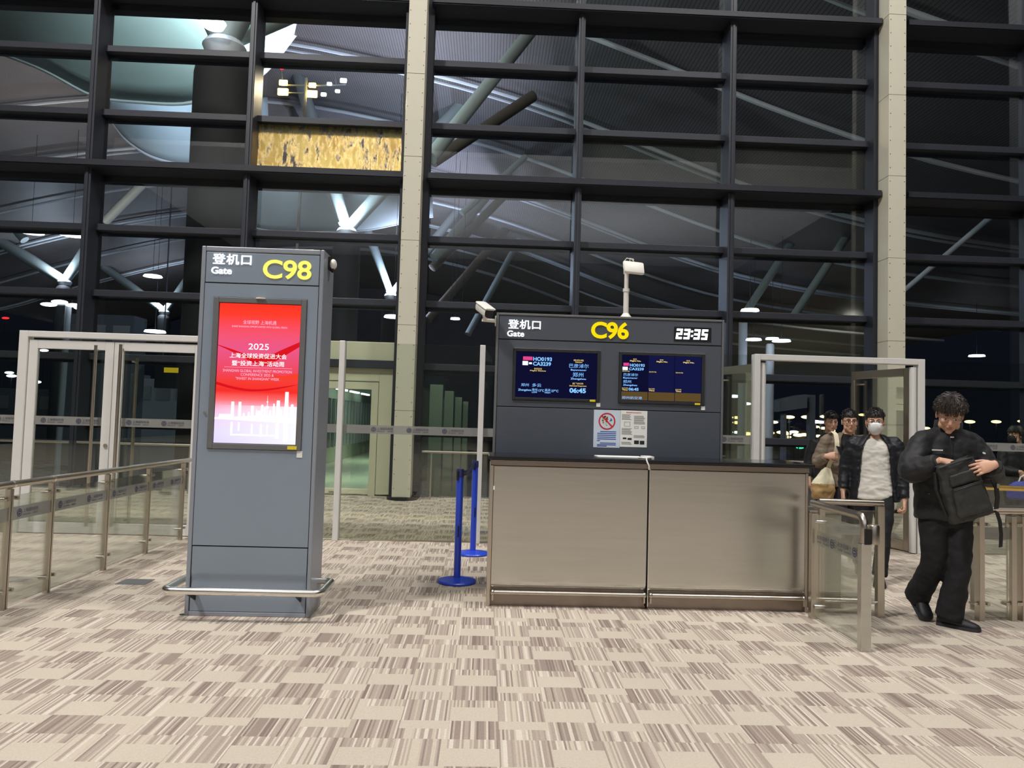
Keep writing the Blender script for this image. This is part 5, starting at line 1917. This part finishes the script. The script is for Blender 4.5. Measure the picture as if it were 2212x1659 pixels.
def c_rings(mb, rows, gap=36, th=.018, n=26):
    """open fronted garment shell: rows of (cx, cy, z, rx, ry[, gap])"""
    rings = []
    for r_ in rows:
        cx, cy, z, rx, ry = r_[:5]
        gp = r_[5] if len(r_) > 5 else gap
        a0, a1 = math.radians(-90 + gp), math.radians(270 - gp)
        out = [(cx + rx * math.cos(a0 + (a1 - a0) * j / n), cy + ry * math.sin(a0 + (a1 - a0) * j / n), z) for j in range(n + 1)]
        inn = [(cx + (rx - th) * math.cos(a0 + (a1 - a0) * j / n), cy + (ry - th) * math.sin(a0 + (a1 - a0) * j / n), z) for j in range(n, -1, -1)]
        rings.append(out + inn)
    return mb.rings(rings)


def wrinkle(amp=.006, scale=9.0, stretch=(1, 1, 1), seed=0.0):
    def f(co, no):
        p = V((co.x * scale * stretch[0] + seed, co.y * scale * stretch[1], co.z * scale * stretch[2]))
        return co + no * (noise.noise(p) * amp + noise.noise(p * 2.3) * amp * .5)
    return f


def shoe(parent, heel, toe, up=(0, 0, 1), w_=.047, mat='shoe_black', sole='sole', hgt=.095):
    heel, toe, up = V(heel), V(toe), V(up)
    d = (toe - heel)
    L_ = d.length
    d.normalize()
    up = (up - d * up.dot(d)).normalized()
    sd = d.cross(up)
    prof = [(-.02, .030, .05, .75), (.0, .040, .085, .72), (.10, .044, .105, .60), (.28, .046, .098, .45), (.45, .048, .078, .38), (.65, .052, .058, .30), (.85, .050, .046, .26), (.96, .036, .036, .24), (1.0, .018, .026, .2)]
    rings = []
    for t_, hw, hz, _ in prof:
        c = heel + d * L_ * t_
        rg = []
        for j in range(16):
            a = 2 * math.pi * j / 16
            x = hw * (w_ / .047) * math.cos(a)
            z = max(0.0, .5 + .62 * math.sin(a)) * hz * (hgt / .095)
            rg.append(c + sd * x + up * (z + .006))
        rings.append(rg)
    o = MB().rings(rings).build('shoe', M[mat], parent, True, world=False)
    rings = []
    for t_, hw, hz, _ in [(-.03, .026, 0, 0)] + prof + [(1.01, .012, 0, 0)]:
        c = heel + d * L_ * t_
        hw2 = hw * (w_ / .047) + .004
        rings.append([c + sd * -hw2, c + sd * hw2, c + sd * hw2 + up * .024, c + sd * -hw2 + up * .024])
    MB().rings(rings).build('sole', M[sole], o, False, world=False)
    return o


def skeleton_body(mb, hd, F, k, neck, sh, el, wr, hip, kn, an, tors, feet):
    """one continuous figure under the clothes"""
    add_head(mb, F, k)
    capsule(mb, [F @ (V((0, .025, -.09)) * k), V(neck)], [.055 * k, .052], 16)
    ellipse_rings(mb, tors)
    for i in (0, 1):
        capsule(mb, [V(neck).lerp(V(sh[i]), .45) + V((0, 0, -.06)), V(sh[i]) + V((0, 0, -.05))], [.040, .036], 12)
        p = bend(V(sh[i]) + V((0, 0, -.05)), el[i], wr[i])
        mb.tube(p, lerp_r([.036, .042, .036, .034, .026], len(p)), 12)
        p = bend(hip[i], kn[i], an[i])
        mb.tube(p, lerp_r([.062, .058, .048, .046, .036], len(p)), 14)
        h_, t_ = V(feet[i][0]), V(feet[i][1])
        mb.tube([V(an[i]) + V((0, 0, .02)), h_.lerp(t_, .2) + V((0, 0, .045)), h_.lerp(t_, .55) + V((0, 0, .032)), h_.lerp(t_, .9) + V((0, 0, .024))], [.034, .034, .030, .020], 12)


# ---------- the man with the backpack
rootA = tag(empty('person', (3.49, 5.50, 0)), 'man in black jacket and trousers looking down into a black backpack', 'person')
FA = head_frame((-.035, -.090, 1.580), 28, -27, 4)
kA = 1.06
shA = [(-.175, .02, 1.385), (.195, .02, 1.385)]
elA = [(-.325, -.05, 1.135), (.285, -.07, 1.125)]
wrA = [(-.205, -.262, 1.245), (.072, -.415, 1.235)]
hipA = [(-.085, .03, .86), (.085, .02, .86)]
knA = [(-.085, .0, .49), (.060, -.06, .48)]
anA = [(-.070, .27, .17), (.01, -.01, .10)]
feetA = [((-.070, .30, .125), (-.070, .125, .008)), ((-.025, .065, .0), (.165, -.135, .0))]
mb = MB()
skeleton_body(mb, None, FA, kA, (-.005, .01, 1.44), shA, elA, wrA, hipA, knA, anA,
              [(0, .03, .80, .13, .09), (0, .03, .92, .15, .10), (0, .03, 1.08, .13, .09), (.01, .02, 1.25, .16, .105), (.01, .02, 1.38, .16, .09), (.015, .02, 1.45, .07, .06)], feetA)
hand(mb, wrA[0], (.93, -.10, -.20), (-.1, -.55, .8), -1, (22, 28, 18), 6, 1.05, .5)
hand(mb, wrA[1], (-.93, -.06, -.26), (-.12, -.93, .30), 1, (18, 34, 30), 5, 1.05, .45)
organic(mb, 'body', M['skin'], rootA, .0042, 2)
face_bits(rootA, FA, kA, 'thin')
add_hair(rootA, FA, kA, 'hair_brown', 1.9, .040, .0, 3, side_len=.02)
mb = MB()
ellipse_rings(mb, [(0, .03, .80, .215, .155), (0, .03, .86, .222, .158), (0, .03, 1.0, .222, .155), (.005, .02, 1.15, .235, .158), (.01, .015, 1.28, .235, .150), (.01, .015, 1.36, .215, .135), (.01, .015, 1.42, .165, .115), (.012, .01, 1.46, .100, .092), (.014, .0, 1.50, .084, .082)])
for i, s_ in ((0, -1), (1, 1)):
    capsule(mb, [(.01 + .08 * s_, .015, 1.40), V(shA[i]) + V((.005 * s_, 0, -.02))], [.085, .092], 16)
    p = bend(V(shA[i]) + V((0, 0, -.01)), elA[i], V(wrA[i]).lerp(V(elA[i]), .12))
    mb.tube(p, lerp_r([.092, .098, .094, .098, .088, .060], len(p)), 16)
jk = organic(mb, 'jacket', M['jk_black'], rootA, .010, 3, wrinkle(.012, 8.0, (1, 1, 1.5)))
cb = MB()
for (a, b_) in ((.082, 1.487), (.094, 1.50)):
    pass
rings = []
for z, rr_, dy in ((1.455, .100, .0), (1.50, .094, -.004), (1.545, .092, -.012)):
    rings.append([(.014 + rr_ * math.cos(a) * 1.02, .012 + dy + rr_ * 1.0 * math.sin(a), z - (.035 if math.sin(a) < -.4 else 0) * (z > 1.46)) for a in [2 * math.pi * j / 24 for j in range(24)]])
o = MB().rings(rings, cap=False).build('collar', M['jk_black'], jk, True, world=False)
s_ = o.modifiers.new('thickness', 'SOLIDIFY'); s_.thickness = .012
o = MB().box(-.036, .036, -.002, .002, -.004, .004).build('chest_print', M['paper'], jk, world=False)
o.location = (-.150, -.124, 1.318)
o.rotation_euler = (0, 0, R(-24))
MB().tube([(-.055, -.128, 1.41), (-.065, -.142, 1.36), (-.07, -.150, 1.27), (-.07, -.152, 1.1)], .004, 6).build('zipper', M['bag_trim'], jk, True, world=False)
MB().box(-.045, -.02, -.118, -.112, 1.412, 1.420, .001).build('zip_tab', M['paper'], jk, world=False)
MB().lathe([(0, 0), (.009, 0), (.007, .004), (0, .005)], (0, 0, 0), 12).build('snap_button', M['chrome'], jk, True, world=False).location = (-.19, -.085, .99)
t_ = MB().ell((0, 0, 0), .020, .006, .017, 14, 8, Euler((0, 0, R(-25))).to_matrix())
t_.v = [tuple(V(v) + V((.212, -.100, 1.295))) for v in t_.v]
t_.build('sleeve_badge', M['paper'], jk, True, world=False)
for i in (0, 1):
    c_ = V(wrA[i]).lerp(V(elA[i]), .13)
    d_ = (V(wrA[i]) - V(elA[i])).normalized()
    MB().tube([c_ - d_ * .02, c_ + d_ * .012], .052, 16).build('cuff', M['jk_black'], jk, True, world=False)
mb = MB()
ellipse_rings(mb, [(0, .03, .74, .155, .125), (0, .03, .84, .18, .13), (0, .03, .95, .17, .125)])
for i in (0, 1):
    p = bend(V(hipA[i]) + V((0, 0, -.02)), knA[i], V(anA[i]) + V((0, 0, -.02 if i == 0 else -.03)))
    mb.tube(p, lerp_r([.108, .098, .086, .082, .086, .092], len(p)), 18)
organic(mb, 'trousers', M['tr_black'], rootA, .010, 3, wrinkle(.010, 9.0, (1, 1, 1.2), 4))
shoe(rootA, *feetA[0], up=(0, .75, .65))
shoe(rootA, *feetA[1])

# ---------- his backpack
bk = tag(empty('backpack', (3.42, 5.17, .80)), 'black backpack held open at the top by the man in black', 'backpack')
FB = Matrix.Translation(V((3.405, 5.185, 1.045))) @ Euler((R(6), R(-19.5), R(-6)), 'XYZ').to_matrix().to_4x4()


def bagbox(w0, w1, d0, d1, h, e=4.0, n=28, zoff=0.0, rows=12):
    rings = []
    for i in range(rows + 1):
        t = i / rows
        z = -h / 2 + h * t
        q = min(1.0, (1 - abs(2 * t - 1) ** 8) ** .5 + .02) if 0 < t < 1 else .55
        hw, hd_ = (w0 + (w1 - w0) * t) / 2 * (.9 + .1 * q), (d0 + (d1 - d0) * t) / 2 * (.8 + .2 * q)
        rings.append([(hw * math.copysign(abs(math.cos(a)) ** (2 / e), math.cos(a)), hd_ * math.copysign(abs(math.sin(a)) ** (2 / e), math.sin(a)), z + zoff) for a in [2 * math.pi * j / n for j in range(n)]])
    return rings


def bag_part(mb, name, mat, parent, vox=None, disp=None):
    mb.v = [tuple(FB @ V(v) - V((3.42, 5.17, .80))) for v in mb.v]
    if vox:
        return organic(mb, name, M[mat], parent, vox, 3, disp)
    return mb.build(name, M[mat], parent, True, world=False)


main = bag_part(MB().rings(bagbox(.315, .26, .15, .07, .42)), 'main_bag', 'bag_black', bk, .009, wrinkle(.012, 11, (1, 1, 1)))
t_ = MB()
t_.rings([[(v[0], v[1] - .078 + .0, v[2] - .055) for v in rg] for rg in bagbox(.25, .21, .05, .035, .20)])
fp_ = bag_part(t_, 'front_pocket', 'bag_black', bk, .008, wrinkle(.006, 13))
bag_part(MB().tube([(-.105, -.092, .052), (0, -.098, .056), (.105, -.092, .052)], .004, 6), 'pocket_zip', 'bag_trim', fp_)
t_ = MB()
t_.rings([[(v[0], v[1] - .056, v[2] + .10) for v in rg] for rg in bagbox(.20, .18, .03, .02, .085)])
bag_part(t_, 'top_pocket', 'bag_black', bk, .008, wrinkle(.004, 13))
t_ = MB()
t_.tube([(-.125, -.03, .205), (0, -.045, .215), (.12, -.03, .21)], .006, 8).tube([(-.125, .03, .205), (0, .045, .20), (.12, .03, .21)], .006, 8)
bag_part(t_, 'open_mouth_hem', 'bag_trim', bk)
t_ = MB()
pp = [(-.14, .02, .17), (-.165, .02, .05), (-.165, .0, -.10), (-.15, 0, -.19)]
t_.tube(pp, [.011, .014, .012, .008], 8)
bag_part(t_, 'side_piping', 'bag_trim', bk)


def strap(pts, wv, th=.003):
    vs, fs = [], []
    wv = V(wv)
    for p in pts:
        p = V(p)
        for a in (-.5, .5):
            for b in (-1, 1):
                vs.append(p + wv * a + V((0, th * b, 0)))
    for i in range(len(pts) - 1):
        a, b = 4 * i, 4 * i + 4
        fs += [(a, a + 2, b + 2, b), (a + 1, b + 1, b + 3, a + 3), (a, b, b + 1, a + 1), (a + 2, a + 3, b + 3, b + 2)]
    fs += [(0, 1, 3, 2), (len(vs) - 4, len(vs) - 2, len(vs) - 1, len(vs) - 3)]
    return MB().add(vs, fs)


s_ = strap([(.20, .0, .105), (.225, .0, .09), (.245, .0, .03), (.255, 0, -.06), (.25, 0, -.15)], (.024, 0, .006))
s_.build('shoulder_strap', M['bag_trim'], bk, world=False)
s_ = strap([(.15, -.06, .33), (.185, -.05, .27), (.20, -.04, .2), (.205, -.02, .12)], (.03, 0, .006), .004)
s_.build('compression_strap', M['bag_trim'], bk, world=False)
MB().box(.172, .192, -.075, -.055, .27, .30, .003).build('buckle', M['satin'], bk, world=False)

# ---------- the man with the white mask
rootB = tag(empty('person', (3.84, 7.20, 0), R(-22)), 'man in white tee, open black jacket and white face mask', 'person')
FBh = head_frame((.0, -.04, 1.525), 6, -4, 0)
shB = [(-.18, .02, 1.335), (.18, .02, 1.335)]
elB = [(-.255, .05, 1.06), (.245, .02, 1.04)]
wrB = [(-.285, -.03, .84), (.255, -.07, .775)]
hipB = [(-.085, .0, .84), (.085, .0, .84)]
knB = [(-.10, .04, .47), (.07, -.14, .48)]
anB = [(-.10, .26, .13), (.02, -.26, .10)]
feetB = [((-.10, .30, .075), (-.10, .10, .004)), ((.02, -.22, 0), (.0, -.48, .0))]
mb = MB()
skeleton_body(mb, None, FBh, 1.0, (0, .01, 1.39), shB, elB, wrB, hipB, knB, anB,
              [(0, .02, .78, .13, .09), (0, .02, .92, .14, .095), (0, .02, 1.05, .12, .085), (0, .015, 1.2, .145, .095), (0, .01, 1.33, .14, .08), (0, .01, 1.40, .07, .06)], feetB)
hand(mb, wrB[0], (.02, -.12, -1), (-.95, -.2, 0), 1, (30, 35, 20), 4, 1.0, .4)
hand(mb, wrB[1], (.0, -.25, -1), (.95, -.3, 0), -1, (50, 55, 30), 4, 1.0, .5)
organic(mb, 'body', M['skin'], rootB, .0055, 2)
face_bits(rootB, FBh, 1.0, 'thin', 'mask')
add_hair(rootB, FBh, 1.0, 'hair', 1.3, .020, .0, 5, spiky=True)
mb = MB()
ellipse_rings(mb, [(0, .01, .775, .182, .134), (0, .01, .86, .180, .130), (0, .01, 1.0, .166, .120), (0, .01, 1.15, .165, .118), (0, .01, 1.28, .172, .115), (0, .01, 1.345, .13, .09), (0, .008, 1.375, .075, .068)])
organic(mb, 't_shirt', M['tee'], rootB, .009, 2, wrinkle(.009, 9, (1, 1, 2.2)))
mb = MB()
c_rings(mb, [(0, .02, .76, .235, .165, 50), (0, .02, .9, .230, .160, 46), (0, .02, 1.05, .222, .152, 42), (0, .015, 1.2, .220, .145, 38), (0, .01, 1.30, .205, .135, 34), (0, .01, 1.36, .15, .11, 32), (0, .01, 1.41, .088, .090, 34)], th=.03)
for i, sg_ in ((0, -1), (1, 1)):
    capsule(mb, [(.11 * sg_, .02, 1.33), V(shB[i]) + V((0, 0, -.02))], [.062, .080], 14)
    p = bend(V(shB[i]) + V((0, 0, -.01)), elB[i], V(wrB[i]).lerp(V(elB[i]), .10))
    mb.tube(p, lerp_r([.080, .080, .074, .072, .062, .048], len(p)), 14)
organic(mb, 'jacket', M['jk_puff'], rootB, .010, 2, wrinkle(.009, 8, (1, 1, 2.6), 3))
mb = MB()
ellipse_rings(mb, [(0, .02, .74, .15, .11), (0, .02, .82, .165, .115), (0, .02, .93, .155, .105)])
for i in (0, 1):
    p = bend(V(hipB[i]) + V((0, 0, -.02)), knB[i], V(anB[i]) + V((0, 0, -.02)))
    mb.tube(p, lerp_r([.095, .088, .074, .070, .068, .070], len(p)), 16)
organic(mb, 'trousers', M['tr_black'], rootB, .010, 2, wrinkle(.008, 10, (1, 1, 1.3)))
shoe(rootB, *feetB[0], up=(0, .35, .9))
shoe(rootB, *feetB[1])

# ---------- the man in the taupe jacket
rootC = tag(empty('person', (4.09, 8.30, 0), R(-8)), 'man in taupe jacket and dark glasses holding a phone behind the masked man', 'person')
FC = head_frame((.03, -.04, 1.535), 4, -6, 0)
shC = [(-.185, .02, 1.33), (.185, .02, 1.33)]
elC = [(-.295, .03, 1.05), (.26, .03, 1.06)]
wrC = [(-.262, -.19, 1.150), (.27, -.04, .84)]
hipC = [(-.085, .0, .84), (.085, .0, .84)]
knC = [(-.09, -.10, .47), (.09, .05, .47)]
anC = [(-.08, -.04, .10), (.09, .28, .13)]
feetC = [((-.08, .0, 0), (-.09, -.26, 0)), ((.09, .31, .06), (.09, .09, 0))]
mb = MB()
skeleton_body(mb, None, FC, 1.0, (0.01, .01, 1.39), shC, elC, wrC, hipC, knC, anC,
              [(0, .02, .78, .13, .09), (0, .02, .92, .14, .095), (0, .02, 1.05, .12, .085), (0, .015, 1.2, .145, .095), (0, .01, 1.33, .14, .08), (0, .01, 1.40, .07, .06)], feetC)
hand(mb, wrC[0], (.75, -.55, .15), (-.3, -.75, .3), 1, (45, 55, 30), 4, 1.0, .5)
hand(mb, wrC[1], (.02, -.12, -1), (.95, -.2, 0), -1, (35, 35, 20), 4, 1.0, .4)
organic(mb, 'body', M['skin'], rootC, .006, 2)
face_bits(rootC, FC, 1.0, 'thick')
add_hair(rootC, FC, 1.0, 'hair', 1.3, .022, .0, 8, spiky=True)
mb = MB()
ellipse_rings(mb, [(0, .01, .80, .165, .12), (0, .01, 1.0, .165, .12), (0, .01, 1.28, .17, .115), (0, .01, 1.345, .125, .085), (0.005, .008, 1.40, .068, .066)])
organic(mb, 't_shirt', M['tr_black'], rootC, .010, 2)
mb = MB()
c_rings(mb, [(0, .02, .80, .225, .165, 30), (0, .02, .95, .222, .160, 28), (0, .02, 1.1, .225, .155, 25), (0, .015, 1.22, .225, .145, 22), (0, .01, 1.30, .21, .135, 24), (0, .01, 1.36, .155, .11, 28), (0.005, .01, 1.41, .088, .088, 32)], th=.03)
for i, sg_ in ((0, -1), (1, 1)):
    capsule(mb, [(.11 * sg_, .02, 1.325), V(shC[i]) + V((0, 0, -.02))], [.064, .084], 14)
    p = bend(V(shC[i]) + V((0, 0, -.01)), elC[i], V(wrC[i]).lerp(V(elC[i]), .10))
    mb.tube(p, lerp_r([.084, .086, .082, .078, .066, .050], len(p)), 14)
organic(mb, 'jacket', M['taupe'], rootC, .010, 2, wrinkle(.012, 8, (1, 1, 2.0), 5))
mb = MB()
ellipse_rings(mb, [(0, .02, .74, .15, .11), (0, .02, .83, .165, .115), (0, .02, .93, .155, .105)])
for i in (0, 1):
    p = bend(V(hipC[i]) + V((0, 0, -.02)), knC[i], V(anC[i]) + V((0, 0, -.02)))
    mb.tube(p, lerp_r([.095, .088, .074, .070, .068, .070], len(p)), 16)
organic(mb, 'trousers', M['tr_black'], rootC, .011, 2, wrinkle(.008, 10))
for f_, u_ in zip(feetC, ((0, 0, 1), (0, .35, .9))):
    shoe(rootC, *f_, up=u_, mat='tee', sole='mask')
ph = tag(MB().box(-.036, .036, -.004, .004, -.072, .072, .004).build('phone', M['black'], None), 'dark phone in the hand of the man in the taupe jacket', 'phone')
ph.location = (3.905, 7.985, 1.145)
ph.rotation_euler = (R(-35), R(10), R(20))
tb = tag(empty('tote_bag', (3.80, 8.22, .66)), 'cream and tan tote bag hanging from the shoulder of the man in taupe', 'bag')
t_ = MB()
t_.rings([[(x, y, z) for x, y, z in rg] for rg in [[(hw * math.copysign(abs(math.cos(a)) ** .7, math.cos(a)), hd_ * math.sin(a), z) for a in [2 * math.pi * j / 24 for j in range(24)]] for z, hw, hd_ in ((0, .06, .04), (.01, .115, .07), (.10, .135, .085), (.18, .13, .08))]])
organic(t_, 'tan_base', M['tan'], tb, .009, 2, wrinkle(.012, 11))
t_ = MB()
t_.rings([[(x + dx, y, z) for x, y, z in rg] for rg, dx in [([(hw * math.copysign(abs(math.cos(a)) ** .8, math.cos(a)), hd_ * math.sin(a), z) for a in [2 * math.pi * j / 24 for j in range(24)]], dx) for z, hw, hd_, dx in ((.165, .131, .081, 0), (.23, .115, .07, .01), (.30, .07, .045, .03), (.36, .035, .025, .05))]])
organic(t_, 'cream_top', M['cream'], tb, .009, 2, wrinkle(.014, 13, (1, 1, .5)))
strap([(.05, .0, .34), (.065, -.03, .42), (.085, -.10, .50), (.10, -.115, .58), (.105, -.10, .66), (.11, -.06, .735), (.115, .02, .765), (.12, .10, .74)], (.05, 0, .0), .004).build('strap', M['cream'], tb, True, world=False)

# ---------- the man at the back
rootD = tag(empty('person', (4.36, 9.25, 0), R(-14)), 'man in dark clothes half hidden behind the man in the taupe jacket', 'person')
FD = head_frame((.0, -.04, 1.535), 10, 8, 0)
shD = [(-.17, .02, 1.31), (.17, .02, 1.31)]
elD = [(-.24, .04, 1.04), (.24, .04, 1.04)]
wrD = [(-.25, -.03, .82), (.25, -.03, .82)]
hipD = [(-.08, .0, .82), (.08, .0, .82)]
knD = [(-.09, -.08, .46), (.09, .05, .46)]
anD = [(-.08, -.02, .10), (.09, .25, .12)]
feetD = [((-.08, .02, 0), (-.09, -.24, 0)), ((.09, .28, .05), (.09, .07, 0))]
mb = MB()
skeleton_body(mb, None, FD, .98, (0, .01, 1.37), shD, elD, wrD, hipD, knD, anD,
              [(0, .02, .78, .13, .09), (0, .02, .92, .14, .095), (0, .02, 1.05, .12, .085), (0, .015, 1.2, .145, .095), (0, .01, 1.31, .14, .08), (0, .01, 1.38, .07, .06)], feetD)
for i, s_ in ((0, -1), (1, 1)):
    hand(mb, wrD[i], (.02, -.12, -1), (.95 * s_, -.2, 0), -s_, (30, 35, 20), 4, 1.0, .4)
organic(mb, 'body', M['skin'], rootD, .007, 2)
face_bits(rootD, FD, .98)
add_hair(rootD, FD, .98, 'hair', 1.2, .022, .0, 11, spiky=True)
mb = MB()
ellipse_rings(mb, [(0, .02, .80, .20, .145), (0, .02, 1.0, .20, .14), (0, .015, 1.2, .205, .135), (0, .01, 1.29, .19, .12), (0, .01, 1.35, .13, .09), (0, .01, 1.40, .075, .075)])
for i, sg_ in ((0, -1), (1, 1)):
    p = bend(V(shD[i]) + V((0, 0, -.01)), elD[i], V(wrD[i]).lerp(V(elD[i]), .10))
    mb.tube(p, lerp_r([.078, .078, .072, .068, .060, .046], len(p)), 14)
organic(mb, 'jacket', M['jk_black'], rootD, .011, 2, wrinkle(.010, 8))
mb = MB()
ellipse_rings(mb, [(0, .02, .72, .15, .11), (0, .02, .82, .165, .115), (0, .02, .9, .155, .105)])
for i in (0, 1):
    p = bend(V(hipD[i]) + V((0, 0, -.02)), knD[i], V(anD[i]) + V((0, 0, -.02)))
    mb.tube(p, lerp_r([.092, .085, .072, .068, .066, .068], len(p)), 16)
organic(mb, 'trousers', M['tr_black'], rootD, .011, 2)
for f_, u_ in zip(feetD, ((0, 0, 1), (0, .35, .9))):
    shoe(rootD, *f_, up=u_)

# ---------- the person at the right edge beyond the partition
rootE = tag(empty('person', (7.36, 10.1, 0), R(12)), 'person in black mask and dark clothes beyond the partition, hands above a blue bag', 'person')
FE = head_frame((.0, -.03, 1.43), 4, -88, 0)
shE = [(-.15, .02, 1.21), (.15, .02, 1.21)]
elE = [(-.21, -.0, .96), (.21, .0, .96)]
wrE = [(-.10, -.20, .94), (.03, -.22, .92)]
hipE = [(-.075, .0, .78), (.075, .0, .78)]
knE = [(-.08, -.03, .43), (.08, .0, .43)]
anE = [(-.08, .0, .10), (.08, .03, .10)]
feetE = [((-.08, .03, 0), (-.10, -.21, 0)), ((.08, .06, 0), (.10, -.18, 0))]
mb = MB()
skeleton_body(mb, None, FE, .96, (0, .01, 1.27), shE, elE, wrE, hipE, knE, anE,
              [(0, .02, .72, .12, .09), (0, .02, .86, .135, .09), (0, .02, .98, .11, .08), (0, .015, 1.1, .13, .09), (0, .01, 1.21, .125, .075), (0, .01, 1.28, .06, .055)], feetE)
hand(mb, wrE[0], (.5, -.3, -.75), (-.5, -.8, .1), 1, (35, 40, 20), 4, .92, .5)
hand(mb, wrE[1], (-.2, -.3, -.85), (.4, -.8, .1), -1, (35, 40, 20), 4, .92, .5)
organic(mb, 'body', M['skin'], rootE, .0065, 2)
face_bits(rootE, FE, .96, None, 'mask_black')
add_hair(rootE, FE, .96, 'hair', 1.5, .03, .05, 15, side_len=.05)
mb = MB()
ellipse_rings(mb, [(0, .02, .74, .185, .135), (0, .02, .95, .18, .13), (0, .015, 1.1, .185, .125), (0, .01, 1.19, .17, .11), (0, .01, 1.25, .12, .085), (0, .01, 1.29, .07, .07)])
for i, sg_ in ((0, -1), (1, 1)):
    p = bend(V(shE[i]) + V((0, 0, -.01)), elE[i], V(wrE[i]).lerp(V(elE[i]), .10))
    mb.tube(p, lerp_r([.070, .072, .066, .060, .052, .042], len(p)), 14)
organic(mb, 'jacket', M['jk_black'], rootE, .011, 2, wrinkle(.010, 8))
mb = MB()
ellipse_rings(mb, [(0, .02, .68, .14, .10), (0, .02, .78, .155, .11), (0, .02, .86, .145, .10)])
for i in (0, 1):
    p = bend(V(hipE[i]) + V((0, 0, -.02)), knE[i], V(anE[i]) + V((0, 0, -.02)))
    mb.tube(p, lerp_r([.085, .078, .066, .062, .060, .062], len(p)), 16)
organic(mb, 'trousers', M['tr_black'], rootE, .011, 2)
for f_ in feetE:
    shoe(rootE, *f_, w_=.042)
bb = tag(empty('handbag', (7.22, 9.72, .58)), 'blue cloth bag held in front of the person in the black mask', 'bag')
t_ = MB()
t_.rings([[(hw * math.copysign(abs(math.cos(a)) ** .7, math.cos(a)), hd_ * math.sin(a), z) for a in [2 * math.pi * j / 24 for j in range(24)]] for z, hw, hd_ in ((0, .17, .07), (.02, .215, .10), (.12, .22, .105), (.20, .18, .08), (.245, .10, .05))])
organic(t_, 'bag_body', M['blue_bag'], bb, .009, 2, wrinkle(.010, 12, (3, 1, .6)))
MB().tube([(-.07, 0, .235), (-.05, -.01, .30), (0, -.02, .335), (.05, -.01, .30), (.07, 0, .235)], .010, 8).build('handle', M['paper'], bb, True, world=False)
